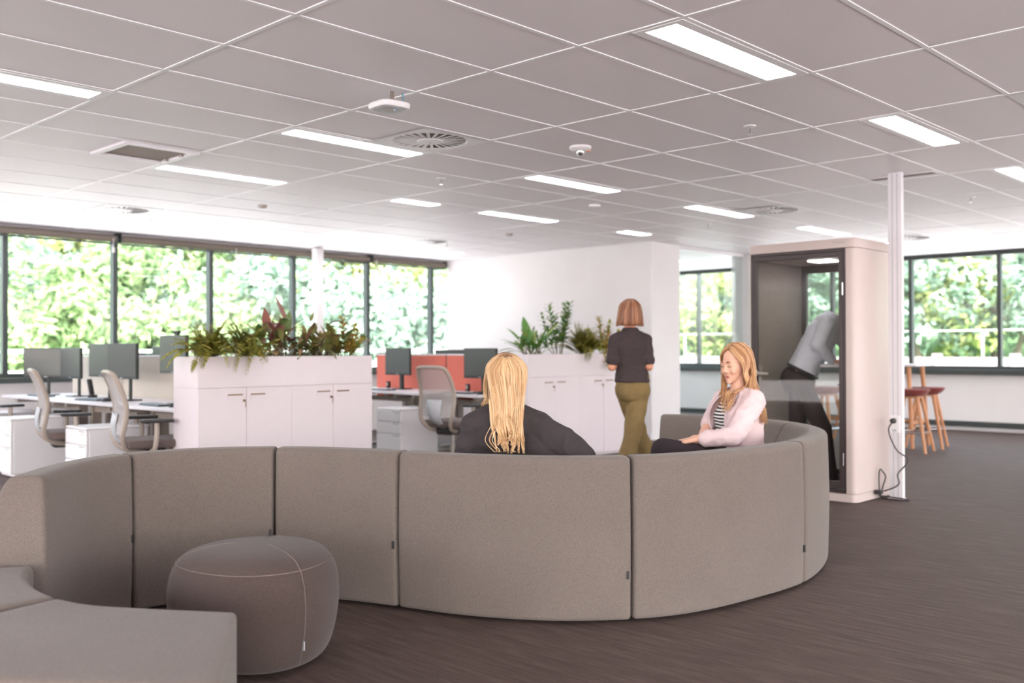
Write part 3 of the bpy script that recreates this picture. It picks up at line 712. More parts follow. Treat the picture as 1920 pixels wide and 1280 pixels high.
# ------------------------------------------------------------------ plants
def leaf(bm, base, d, length, width, droop=0.3, cup=0.15, nseg=6, side=None):
    d = d.normalized(); s = side or d.cross(V((0, 0, 1)))
    if s.length < 0.05: s = V((1, 0, 0))
    s.normalize(); p = V(base); rows = []; dd = d.copy()
    for i in range(nseg + 1):
        t = i / nseg; w = width * 0.5 * (math.sin(PI * min(1, t ** 0.75)) ** 0.9 if 0 < t < 1 else 0.02)
        up = s.cross(dd).normalized()
        rows.append((bm.verts.new(p - s * w + up * w * cup), bm.verts.new(p - up * 0.0), bm.verts.new(p + s * w + up * w * cup)))
        dd = (dd + V((0, 0, -droop / nseg))).normalized(); p = p + dd * (length / nseg)
    for a, b in zip(rows[:-1], rows[1:]):
        bm.faces.new((a[0], a[1], b[1], b[0])); bm.faces.new((a[1], a[2], b[2], b[1]))
def rdir(az, el): return V((math.cos(az) * math.cos(el), math.sin(az) * math.cos(el), math.sin(el)))
def frond_fern(name, label, loc, n_, length, mat, spread=1.0, el=(20, 70), seed=1, over=None, cat='fern', group=None):
    rnd = random.Random(seed); t = thing(name, label, cat, loc, group=group); bl = bmesh.new(); bs = bmesh.new()
    for i in range(n_):
        az = rnd.uniform(0, 2 * PI); e = R(rnd.uniform(*el)); L = length * rnd.uniform(0.6, 1.1); dr = rnd.uniform(0.5, 1.3) * spread
        if over and i < len(over): az, e, L, dr = over[i]
        p = V((rnd.uniform(-0.06, 0.06), rnd.uniform(-0.03, 0.03), 0)); d = rdir(az, e); N = 22
        if over and i < len(over) and math.cos(az - A_(270)) > 0.3: p = V((rnd.uniform(-0.07, 0.07), -0.088, 0.03))
        pts = [p.copy()]
        for k in range(N):
            d = (d + V((0, 0, -dr / N * (0.5 + k / N)))).normalized(); p = p + d * L / N; pts.append(p.copy())
            if k > 2:
                side = d.cross(V((0, 0, 1))).normalized(); w = 0.062 * length / 0.36 * math.sin(PI * (k / N) ** 0.8) ** 0.7 + 0.010
                for s in (-1, 1):
                    q = (side * s + d * 0.55 + V((0, 0, rnd.uniform(-0.25, 0.2))))
                    leaf(bl, p, q, w * rnd.uniform(0.8, 1.15), w * 0.30, 0.5, 0.1, 3)
                    leaf(bl, p + d * L / N * 0.5, q + V((0, 0, 0.15)), w * rnd.uniform(0.7, 1.0), w * 0.26, 0.5, 0.1, 3)
        tube(bs, pts, [0.003 * (1 - 0.7 * k / N) for k in range(N + 1)], 5)
    obj('fronds', bl, mat, t, True, 180); obj('stems', bs, M['stem'], t, True)
    return t
def broadleaf(name, label, loc, leaves, mat, seed=1, cat='plant', group=None, stemr=0.004):
    """leaves: (azimuth, elevation of the stalk, stalk length, leaf length, leaf width, droop, base offset)"""
    rnd = random.Random(seed); t = thing(name, label, cat, loc, group=group); bl = bmesh.new(); bs = bmesh.new()
    for az, el, sl, ll, lw, dr, off in leaves:
        p = V((off[0], off[1], 0)); d = rdir(az, el); pts = [p.copy()]; N = 6
        for k in range(N): d = (d + V((0, 0, -0.05))).normalized(); p = p + d * sl / N; pts.append(p.copy())
        tube(bs, pts, [stemr * (1 - 0.5 * k / N) for k in range(N + 1)], 6)
        leaf(bl, p, d, ll, lw, dr, 0.2, 8)
    obj('leaves', bl, mat, t, True, 180); obj('stems', bs, M['stem'], t, True)
    return t
def rand_leaves(n_, seed, el=(25, 80), sl=(0.08, 0.2), ll=(0.12, 0.2), lw=0.32, dr=(0.2, 1.0), spread=(0.08, 0.05)):
    r = random.Random(seed); out = []
    for i in range(n_):
        l = r.uniform(*ll); out.append((r.uniform(0, 2 * PI), R(r.uniform(*el)), r.uniform(*sl), l, l * lw * r.uniform(0.8, 1.2), r.uniform(*dr), (r.uniform(-spread[0], spread[0]), r.uniform(-spread[1], spread[1]))))
    return out
def stemplant(name, label, loc, stems, mat, seed=1, leaf_l=0.07, leaf_w=0.03, step=0.022, whorl=2, cat='plant', group=None, start=0.2):
    """upright stems set with leaflets along them: (azimuth, elevation, length, droop, base offset)"""
    rnd = random.Random(seed); t = thing(name, label, cat, loc, group=group); bl = bmesh.new(); bs = bmesh.new()
    for az, el, L, dr, off in stems:
        N = max(6, int(L / step)); p = V((off[0], off[1], 0)); d = rdir(az, el); pts = [p.copy()]
        for k in range(N):
            d = (d + V((rnd.uniform(-.03, .03), rnd.uniform(-.03, .03), -dr / N))).normalized(); p = p + d * L / N; pts.append(p.copy())
            if k / N > start:
                a, b = frame_of(d); sz = 1.0 - 0.35 * k / N
                for w in range(whorl):
                    th = 2 * PI * w / whorl + (k % 2) * PI / whorl + rnd.uniform(-.3, .3)
                    leaf(bl, p, a * math.cos(th) + b * math.sin(th) + d * rnd.uniform(0.5, 1.0), leaf_l * sz * rnd.uniform(0.8, 1.15), leaf_w * sz, 0.3, 0.2, 5)
        tube(bs, pts, [0.006 * (1 - 0.6 * k / N) for k in range(N + 1)], 6)
    obj('leaves', bl, mat, t, True, 180); obj('stems', bs, M['stem'], t, True)
    return t
ZS = 1.158; YP = PY1 + 0.20
right = -AWAY  # not used for placing, only kept for reading: the planters run along X
def az_screen(deg):      # azimuth of a direction seen on the picture: 0 right, 90 away, 180 left, 270 towards the viewer
    return AWAY + R(deg)
A_ = az_screen
FERN1 = [(A_(280), R(45), 0.46, 3.0), (A_(268), R(50), 0.44, 3.1), (A_(250), R(40), 0.34, 2.8), (A_(300), R(40), 0.44, 2.5), (A_(200), R(35), 0.44, 2.2), (A_(190), R(40), 0.40, 1.8), (A_(230), R(35), 0.36, 2.9)]
frond_fern('asparagus_fern', 'drooping yellow-green fern at the left end of the left planter', (4.02, YP - 0.06, ZS + 0.01), 70, 0.34, M['fernleaf'], 1.0, (35, 82), 3, over=FERN1)
FERN2 = [(A_(275), R(50), 0.50, 3.3), (A_(265), R(45), 0.46, 3.3), (A_(300), R(45), 0.44, 2.7), (A_(320), R(45), 0.38, 2.6), (A_(285), R(58), 0.52, 3.3), (A_(270), R(35), 0.40, 3.2)]
frond_fern('asparagus_fern', 'second yellow-green fern clump beside the reddish plant', (4.33, YP - 0.07, ZS + 0.01), 60, 0.33, M['fernleaf'], 1.1, (35, 82), 5, over=FERN2)
L1 = [(A_(120), R(72), 0.24, 0.26, 0.085, 0.1, (0, 0)), (A_(172), R(46), 0.24, 0.32, 0.04, 0.3, (0, 0)), (A_(178), R(30), 0.22, 0.30, 0.035, 0.3, (0, 0)), (A_(165), R(62), 0.24, 0.26, 0.04, 0.8, (0.02, 0)), (A_(182), R(18), 0.18, 0.22, 0.03, 0.1, (0, 0)),
      (A_(285), R(76), 0.26, 0.19, 0.11, 2.6, (0.02, -0.02)), (A_(320), R(76), 0.30, 0.17, 0.09, 2.4, (0.05, 0)), (A_(20), R(62), 0.28, 0.26, 0.045, 1.0, (0.02, 0)), (A_(10), R(66), 0.30, 0.22, 0.05, 1.2, (0.04, 0)),
      (A_(240), R(70), 0.2, 0.17, 0.09, 2.4, (0.0, 0)), (A_(350), R(70), 0.22, 0.2, 0.08, 1.8, (0.06, 0))]
broadleaf('prayer_plant', 'reddish leafed plant with striped pale leaves, middle of the left planter', (4.63, YP, ZS), L1 + rand_leaves(44, 4, (35, 85), (0.10, 0.24), (0.12, 0.2), 0.42, (0.5, 1.5), (0.14, 0.07)), M['redleaf'], 4)
L2 = [(A_(150), R(70), 0.34, 0.30, 0.065, 0.1, (0, 0)), (A_(20), R(50), 0.34, 0.26, 0.035, -0.1, (0, 0)), (A_(8), R(58), 0.36, 0.24, 0.11, 1.6, (0.02, 0)), (A_(60), R(72), 0.36, 0.1, 0.05, 0.1, (0.02, 0)),
      (A_(350), R(50), 0.24, 0.3, 0.05, 1.0, (0.04, 0)), (A_(185), R(55), 0.22, 0.26, 0.05, 1.3, (-0.04, 0)), (A_(25), R(45), 0.2, 0.28, 0.045, 0.9, (0.04, 0)), (A_(200), R(60), 0.24, 0.22, 0.08, 1.6, (-0.05, 0))]
broadleaf('bromeliad', 'plant with long arching burgundy and green leaves, tallest in the left planter', (4.93, YP + 0.03, ZS), L2 + rand_leaves(34, 9, (30, 80), (0.06, 0.22), (0.16, 0.26), 0.25, (0.6, 1.5), (0.12, 0.06)), M['redleaf'], 9)
broadleaf('spathe_plant', 'olive and brown leafed bushy plant right of the burgundy one', (5.15, YP - 0.03, ZS), rand_leaves(80, 12, (35, 85), (0.06, 0.24), (0.09, 0.17), 0.5, (0.3, 1.4), (0.15, 0.07)), M['mixleaf'], 12)
stemplant('croton', 'orange-green croton bush at the right end of the left planter', (5.40, YP - 0.02, ZS), [(A_(90), R(85), 0.36, 0.05, (0, 0)), (A_(20), R(68), 0.26, 0.1, (0.03, 0)), (A_(160), R(66), 0.28, 0.1, (-0.03, 0)), (A_(280), R(70), 0.24, 0.2, (0, -0.03)), (A_(180), R(50), 0.28, 0.2, (-0.03, 0)), (A_(5), R(52), 0.24, 0.2, (0.03, 0)), (A_(200), R(72), 0.22, 0.1, (-0.07, 0)), (A_(60), R(75), 0.3, 0.1, (0.05, 0))], M['crotonleaf'], 14, 0.10, 0.048, 0.024, 3, start=0.02)
L3 = [(A_(115), R(75), 0.24, 0.24, 0.10, 0.2, (-0.03, 0)), (A_(150), R(60), 0.22, 0.22, 0.08, 0.4, (-0.04, 0)), (A_(178), R(48), 0.18, 0.22, 0.07, 0.5, (-0.03, 0)), (A_(183), R(32), 0.20, 0.24, 0.09, 0.9, (0, 0)), (A_(195), R(28), 0.18, 0.24, 0.09, 1.0, (0, 0)), (A_(40), R(55), 0.22, 0.28, 0.09, 0.5, (0.02, 0)), (A_(350), R(48), 0.18, 0.26, 0.09, 0.9, (0.02, 0)), (A_(10), R(35), 0.18, 0.26, 0.08, 0.6, (0.05, 0)), (A_(20), R(62), 0.26, 0.24, 0.08, 0.3, (0.05, 0))]
broadleaf('aglaonema', 'glossy green broad-leafed plant at the left end of the right planter', (7.95, YP, ZS), L3 + rand_leaves(34, 21, (35, 85), (0.05, 0.18), (0.14, 0.22), 0.4, (0.3, 1.0), (0.12, 0.06)), M['greenleaf'], 21)
stemplant('zamia_plant', 'tall upright glossy-leafed plant rising from the right planter', (8.40, YP, ZS), [(A_(60), R(82), 0.60, 0.05, (0.02, 0)), (A_(30), R(78), 0.62, 0.5, (0.05, 0)), (A_(150), R(80), 0.60, 0.1, (-0.02, 0)), (A_(170), R(68), 0.50, 0.1, (-0.05, 0)), (A_(175), R(52), 0.42, 0.1, (-0.06, 0)), (A_(90), R(84), 0.46, 0.1, (0, 0.02)), (A_(40), R(80), 0.52, 0.3, (0.04, 0))], M['greenleaf'], 23, 0.115, 0.046, 0.026, 2, start=0.2)
frond_fern('maidenhair_fern', 'dense yellow-green fern in the middle of the right planter', (8.82, YP - 0.03, ZS + 0.01), 90, 0.36, M['fernleaf'], 0.9, (40, 88), 25, over=[(A_(270), R(45), 0.40, 3.0), (A_(255), R(40), 0.36, 3.0), (A_(300), R(45), 0.36, 2.8)])
stemplant('croton', 'yellow croton in the right planter next to the walking woman', (9.18, YP - 0.04, ZS), [(A_(130), R(78), 0.46, 0.1, (0, 0)), (A_(60), R(75), 0.40, 0.1, (0.03, 0)), (A_(170), R(60), 0.34, 0.2, (-0.03, 0)), (A_(0), R(58), 0.32, 0.3, (0.03, 0)), (A_(270), R(50), 0.36, 2.6, (0, -0.03)), (A_(90), R(80), 0.3, 0.1, (0.06, 0))], M['crotonleaf'], 28, 0.11, 0.05, 0.028, 3, start=0.12)

# ------------------------------------------------------------------ desks
def desk(x, y0, y1, label, face=-1, group='white height-adjustable desks'):
    """x is the user's edge; the top runs 0.77 deep away from it"""
    w = y1 - y0; t = thing('desk', label, 'desk', (x, (y0 + y1) / 2, 0), 0.0 if face < 0 else PI, group)
    h = w / 2 - 0.003
    obj('desktop', bx(0.0, 0.765, -h, h, 0.712, 0.738, bev=0.004), M['white'], t)
    for s in (-1, 1):
        lg = bmesh.new(); box(lg, 0.36, 0.46, s * (h - 0.16) - 0.03, s * (h - 0.16) + 0.03, 0.04, 0.66, bev=0.006); lo = obj('leg', lg, M['chairframe'], t)
        obj('foot', bx(0.08, 0.72, s * (h - 0.16) - 0.035, s * (h - 0.16) + 0.035, 0.0, 0.039, bev=0.01), M['chairframe'], lo)
        obj('support_arm', bx(0.10, 0.70, s * (h - 0.16) - 0.025, s * (h - 0.16) + 0.025, 0.661, 0.7115), M['greymetal'], t)
    obj('crossbeam', bx(0.38, 0.44, -h + 0.20, h - 0.20, 0.60, 0.655), M['chairframe'], t)
    return t
def screen_panel(x, y0, y1, mat, label, grp):
    t = thing('desk_screen', label, 'divider', (x, (y0 + y1) / 2, 0.60), group=grp); h = (y1 - y0) / 2 - 0.004
    obj('felt_panel', bx(-0.014, 0.014, -h, h, 0.0, 0.565, bev=0.006), mat, t)
    obj('top_rail', bx(-0.016, 0.016, -h, h, 0.566, 0.584, bev=0.003), M['white'], t)
    for s in (-1, 1): obj('bracket', bx(-0.0195, -0.0145, s * (h - 0.2) - 0.03, s * (h - 0.2) + 0.03, 0.02, 0.12), M['greymetal'], t)
def keyboard(x, y, label, rz=0.0, wide=0.44):
    t = thing('keyboard', label, 'keyboard', (x, y, 0.7385), rz, 'keyboards on the desks')
    obj('base', bx(-0.07, 0.07, -wide / 2, wide / 2, 0, 0.012, bev=0.004), M['bezel'], t)
    bm = bmesh.new()
    for r in range(5):
        for k in range(14): box(bm, -0.06 + r * 0.024, -0.04 + r * 0.024, -wide / 2 + 0.012 + k * (wide - 0.024) / 14, -wide / 2 + 0.008 + (k + 1) * (wide - 0.024) / 14, 0.0122, 0.018)
    obj('keys', bm, M['keys'], t)
def mouse(x, y, label):
    bm = bmesh.new(); loft(bm, [(V((0, 0, 0)), V((0.055, 0, 0)), V((0, 0.03, 0))), (V((0, 0, 0.018)), V((0.052, 0, 0)), V((0, 0.029, 0))), (V((-0.006, 0, 0.032)), V((0.034, 0, 0)), V((0, 0.02, 0))), (V((-0.008, 0, 0.036)), V((0.012, 0, 0)), V((0, 0.008, 0)))], 20)
    o = obj('computer_mouse', bm, M['dark'], None, True, 60); o.location = (x, y, 0.7385); tag(o, label, 'mouse', 'computer mice on the desks')
def monitor(x, y, z, rz, label, w=0.49, h=0.315, arm=True, group='dark monitors on arms', column=None):
    """screen faces -X of its own frame; the thing stands on the desk at (x, y)"""
    t = thing('monitor', label, 'monitor', (x, y, 0.7385), rz, group); zc = z - 0.7385
    hs = obj('housing', bx(-0.012, 0.022, -w / 2, w / 2, zc - h / 2, zc + h / 2, bev=0.006), M['bezel'], t)
    obj('display', bx(-0.0136, -0.0122, -w / 2 + 0.009, w / 2 - 0.009, zc - h / 2 + 0.026, zc + h / 2 - 0.009), M['screen'], t)
    obj('badge', bx(-0.0142, -0.0122, -0.02, 0.02, zc - h / 2 + 0.008, zc - h / 2 + 0.016), M['chairlight'], t)
    bm = bmesh.new(); box(bm, 0.0225, 0.05, -0.06, 0.06, zc - 0.06, zc + 0.06, bev=0.01); obj('mount', bm, M['bezel'], t)
    bm = bmesh.new()
    if arm: tube(bm, [(0.06, 0, zc), (0.09, 0.0, zc - 0.02), (0.09, 0, 0.012)], 0.017, 12)
    else: box(bm, 0.0505, 0.075, -0.035, 0.035, 0.012, zc + 0.05, bev=0.006)
    obj('stand', bm, M['bezel'], t, True)
    obj('stand_base', bx(-0.02, 0.16, -0.10, 0.10, 0.0, 0.012, bev=0.005), M['bezel'], t)
    return t
DX1, MX1, DX2, MX2 = 3.94, 4.725, 7.36, 8.145
for y0, y1, lab in ((7.62, 9.02, 'white desk directly behind the fern planter'), (9.03, 10.37, 'white desk with the pair of monitors, middle of the left row'), (10.38, 11.72, 'white desk nearest the left windows')):
    desk(DX1, y0, y1, lab)
    screen_panel(MX1, y0 + 0.01, y1 - 0.01, M['beige'], lab.replace('white desk', 'beige felt divider on the desk'), 'beige desk dividers')
for y0, y1, lab in ((7.62, 9.02, 'far-side white desk hidden behind the fern planter'), (9.03, 10.37, 'far-side white desk behind the middle beige divider'), (10.38, 11.72, 'far-side white desk behind the beige divider by the windows')):
    desk(MX1 + 0.785, y0, y1, lab, 1)
for y0, y1, lab in ((7.56, 8.93, 'white desk left of the blonde woman, below the coral divider'), (8.94, 10.31, 'white desk at the right edge of the left planter, under the coral divider')):
    desk(DX2, y0, y1, lab)
    screen_panel(MX2, y0 + 0.01, y1 - 0.01, M['coral'], lab.replace('white desk', 'coral felt divider on the desk').replace(', below the coral divider', '').replace(', under the coral divider', ''), 'coral desk dividers')
for y0, y1, lab in ((7.56, 8.93, 'far-side white desk behind the coral divider next to the right planter'), (8.94, 10.31, 'far-side white desk behind the coral divider by the window corner')):
    desk(MX2 + 0.785, y0, y1, lab, 1)
# screens: the ones in front of each divider, then the ones seen over it
monitor(4.22, 11.20, 1.10, R(50), 'wide dark monitor at the far left, turned to the viewer', 0.47, 0.33)
monitor(4.30, 10.72, 1.10, R(2), 'narrow-looking dark monitor second from the left edge', 0.48, 0.33)
monitor(4.30, 9.96, 1.135, R(3), 'left one of the paired dark monitors over the middle desk', 0.50, 0.34)
monitor(4.28, 9.43, 1.13, R(8), 'right one of the paired dark monitors over the middle desk', 0.50, 0.35)
monitor(4.30, 8.42, 1.20, R(0), 'dark monitor half hidden by the drooping fern', 0.50, 0.35)
monitor(7.84, 9.50, 1.09, R(0), 'dark monitor before the coral divider, left of the empty chair', 0.48, 0.34, arm=False)
monitor(7.84, 8.02, 1.08, R(4), 'dark monitor before the coral divider, beside the blonde head', 0.50, 0.345, arm=False)
monitor(5.15, 10.30, 1.12, R(180), 'back of a bluish monitor showing over the middle beige divider', 0.50, 0.32, group='monitors seen from behind over the dividers')
monitor(5.15, 9.35, 1.16, R(180), 'back of a monitor over the beige divider, right of the paired screens', 0.50, 0.32, group='monitors seen from behind over the dividers')
monitor(8.60, 9.35, 1.07, R(180), 'top of a dark monitor peeking over the coral divider', 0.56, 0.33, group='monitors seen from behind over the dividers')
keyboard(4.13, 11.1, 'blue-grey keyboard on the desk nearest the windows'); keyboard(4.13, 9.78, 'blue-grey keyboard on the desk of the paired monitors', R(4)); keyboard(4.13, 8.42, 'blue-grey keyboard at the left side of the planter', R(-4))
keyboard(7.56, 8.1, 'keyboard on the desk left of the blonde woman'); keyboard(7.56, 9.5, 'keyboard on the desk at the right edge of the left planter')
mouse(4.13, 9.42, 'black mouse right of the keyboard below the paired monitors'); mouse(4.13, 8.06, 'black mouse on the desk beside the planter end'); mouse(7.56, 7.74, 'black mouse on the desk beside the blonde hair')
def power_post(x, y, label):
    t = thing('desk_power_post', label, 'power outlet', (x, y, 0.7385), group='black power posts on the desks')
    obj('column', bx(-0.02, 0.02, -0.022, 0.022, 0.0, 0.09, bev=0.004), M['dark'], t)
    obj('socket', bx(-0.0215, -0.0202, -0.014, 0.014, 0.03, 0.07), M['greymetal'], t)
power_post(4.62, 8.72, 'black power post by the beige divider next to the planter'); power_post(4.62, 10.45, 'black power post by the beige divider behind the left chair')
power_post(8.05, 9.95, 'black power post left of the coral desk monitor stand'); power_post(8.05, 8.45, 'black power post right of the empty chair at the coral divider')
def phone():
    t = thing('desk_phone', 'dark handset standing tilted on the desk between the monitors', 'phone', (4.38, 10.36, 0.7385), R(20))
    mt = Matrix.Rotation(R(-14), 4, 'X')
    obj('cradle', bx(-0.04, 0.04, -0.03, 0.03, 0, 0.03, bev=0.006), M['dark'], t)
    obj('handset', bx(-0.03, 0.03, -0.012, 0.012, 0.031, 0.2, bev=0.008, mtx=mt), M['dark'], t)
phone()
def webcam(x, y, z, label):
    t = thing('webcam', label, 'webcam', (x, y, z), group='webcams clipped on monitors')
    obj('body', bx(-0.02, 0.02, -0.05, 0.05, 0.012, 0.04, bev=0.008), M['dark'], t); obj('clip', bx(-0.012, 0.022, -0.02, 0.02, 0.0005, 0.0115), M['dark'], t)
webcam(4.30, 8.36, 1.3755, 'black webcam on top of the monitor behind the fern'); webcam(5.15, 10.33, 1.2805, 'black webcam on the monitor seen over the middle beige divider')

# ------------------------------------------------------------------ drawer pedestals
def pedestal(x, y, label, w=0.43, d=0.56, h=0.575):
    t = thing('drawer_pedestal', label, 'drawers', (x, y, 0), group='white drawer pedestals')
    bm = bmesh.new(); box(bm, 0.021, d, -w / 2, w / 2, 0.03, h - 0.02, bev=0.012); box(bm, 0.05, d - 0.03, -w / 2 + 0.03, w / 2 - 0.03, 0.0, 0.0295); obj('carcass', bm, M['white'], t)
    obj('top', bx(0.0, d + 0.004, -w / 2 - 0.003, w / 2 + 0.003, h - 0.0195, h, bev=0.008), M['plastic_white'], t)
    zs = [(0.035, 0.285), (0.29, 0.42), (0.425, 0.552)]
    for a, b in zs:
        dr = obj('drawer', bx(-0.004, 0.0205, -w / 2, w / 2, a, b, bev=0.008), M['plastic_white'], t)
        obj('pull', bx(-0.006, -0.0042, -w / 2 + 0.02, -w / 2 + 0.14, b - 0.016, b - 0.009), M['greymetal'], dr)
    bm = bmesh.new(); mt = Matrix.Translation((-0.004, -w / 2 + 0.07, 0.515)) @ Matrix.Rotation(R(-90), 4, 'Y'); lathe(bm, [(0, 0), (0.008, 0), (0.008, 0.003), (0, 0.003)], 12); bmesh.ops.transform(bm, matrix=mt, verts=bm.verts)
    obj('lock', bm, M['greymetal'], t)
pedestal(3.47, 10.30, 'white drawer pedestal at the left edge, beside the first chair'); pedestal(3.49, 8.60, 'white drawer pedestal between the two left office chairs'); pedestal(7.0, 8.65, 'white drawer pedestal between the left planter and the empty middle chair')
pedestal(3.62, 11.35, 'white drawer pedestal far left under the window desk')

# ------------------------------------------------------------------ task chairs
def task_chair():
    t = thing('office_chair', 'x', 'office chair')
    # own frame: the sitter looks along +X
    bm = bmesh.new()
    # one closed loop: J-shaped sides joined over the top and under the seat
    side = [(-0.05, 0.10, 0.40), (-0.18, 0.15, 0.43), (-0.245, 0.205, 0.52), (-0.235, 0.232, 0.63), (-0.22, 0.235, 0.76), (-0.25, 0.225, 0.90), (-0.30, 0.20, 1.02), (-0.325, 0.15, 1.055), (-0.33, 0.0, 1.062)]
    loop = smoothpath(side, 5) ; other = [V((p.x, -p.y, p.z)) for p in reversed(loop[:-1])]
    tube(bm, loop + other, 0.019, 10, flat=1.2); obj('back_frame', bm, M['chairframe'], t, True)
    bm = bmesh.new(); rows = []
    sec = [(-0.243, 0.20, 0.56), (-0.238, 0.218, 0.63), (-0.222, 0.225, 0.76), (-0.25, 0.215, 0.90), (-0.30, 0.19, 1.02), (-0.325, 0.15, 1.05)]
    for x, hw, z in smoothpath(sec, 3):
        rows.append([bm.verts.new((x - 0.035 * (1 - (k / 5.0) ** 2), hw * k / 5.0, z)) for k in range(-5, 6)])
    for a, b in zip(rows[:-1], rows[1:]):
        for k in range(10): bm.faces.new((a[k], a[k + 1], b[k + 1], b[k]))
    obj('back_mesh', bm, M['chairmesh'], t, True)
    bm = bmesh.new(); rows = []
    for x, hw, z in smoothpath([(-0.14, 0.05, 0.43), (-0.255, 0.07, 0.52), (-0.285, 0.095, 0.62), (-0.268, 0.10, 0.73)], 4): rows.append([bm.verts.new((x, -hw, z)), bm.verts.new((x - 0.015, 0, z)), bm.verts.new((x, hw, z))])
    for a, b in zip(rows[:-1], rows[1:]):
        for k in range(2): bm.faces.new((a[k], a[k + 1], b[k + 1], b[k]))
    o = obj('spine', bm, M['chairlight'], t, True); m = o.modifiers.new('s', 'SOLIDIFY'); m.thickness = 0.012
    bm = bmesh.new(); loft(bm, [(V((-0.235, 0, 0.66)), V((0.02, 0, 0)), V((0, 0.14, 0))), (V((-0.222, 0, 0.72)), V((0.028, 0, 0)), V((0, 0.17, 0))), (V((-0.222, 0, 0.79)), V((0.02, 0, 0)), V((0, 0.14, 0)))], 20); obj('lumbar_pad', bm, M['chairseat'], t, True, 60)
    bm = bmesh.new(); box(bm, -0.21, 0.27, -0.245, 0.245, 0.445, 0.515, bev=0.03, seg=4); obj('seat', bm, M['chairseat'], t, True)
    bm = bmesh.new(); box(bm, -0.16, 0.12, -0.09, 0.09, 0.365, 0.4445, bev=0.02); obj('mechanism', bm, M['dark'], t, True)
    bm = bmesh.new(); tube(bm, [(0, 0, 0.364), (0, 0, 0.24)], 0.016, 14); tube(bm, [(0, 0, 0.24), (0, 0, 0.09)], 0.027, 14); obj('gas_lift', bm, M['greymetal'], t, True)
    bm = bmesh.new()
    for k in range(5):
        a = 2 * PI * k / 5 + 0.3; c, s = math.cos(a), math.sin(a)
        tube(bm, [(0, 0, 0.105), (c * 0.15, s * 0.15, 0.10), (c * 0.31, s * 0.31, 0.072)], [0.032, 0.026, 0.018], 10)
    obj('star_base', bm, M['chairframe'], t, True)
    for k in range(5):
        a = 2 * PI * k / 5 + 0.3; c, s = math.cos(a), math.sin(a)
        bm = bmesh.new(); mt = Matrix.Translation((c * 0.31, s * 0.31, 0.029)) @ Matrix.Rotation(a + 0.7, 4, 'Z') @ Matrix.Rotation(R(90), 4, 'X')
        for o_ in (-0.022, 0.006): lathe(bm, [(0, o_), (0.029, o_), (0.029, o_ + 0.016), (0, o_ + 0.016)], 16)
        bmesh.ops.transform(bm, matrix=mt, verts=bm.verts); obj('caster', bm, M['dark'], t, True)
    for s in (-1, 1):
        bm = bmesh.new(); tube(bm, smoothpath([(-0.02, s * 0.20, 0.42), (-0.01, s * 0.27, 0.45), (0.0, s * 0.285, 0.55), (0.0, s * 0.285, 0.655)], 4), 0.02, 10); ar = obj('armrest', bm, M['chairframe'], t, True)
        obj('arm_pad', bx(-0.12, 0.13, s * 0.285 - 0.045, s * 0.285 + 0.045, 0.656, 0.684, bev=0.012), M['dark'], ar)
    return t
ch = task_chair(); ch.location = (3.63, 9.05, 0); ch.rotation_euler = (0, 0, R(-14)); ch['label'] = 'mesh-back office chair beside the leftmost drawer pedestal'; ch['group'] = 'beige mesh-back office chairs'
for x, y, rz, lab in ((3.745, 7.755, -14, 'mesh-back office chair just left of the fern planter'), (6.86, 7.43, 4, 'empty mesh-back office chair facing the coral divider'),
                      (6.02, 9.85, 184, 'office chair on the far side of the left desks, seen under the desktop'), (6.02, 8.35, 175, 'office chair on the far side, behind the fern planter end'), (6.95, 9.62, 20, 'office chair half hidden by the right end of the left planter'), (3.62, 10.95, 10, 'office chair at the left edge of the picture by the window desk')):
    dup(ch, (x, y, 0), R(rz), lab, 'beige mesh-back office chairs')

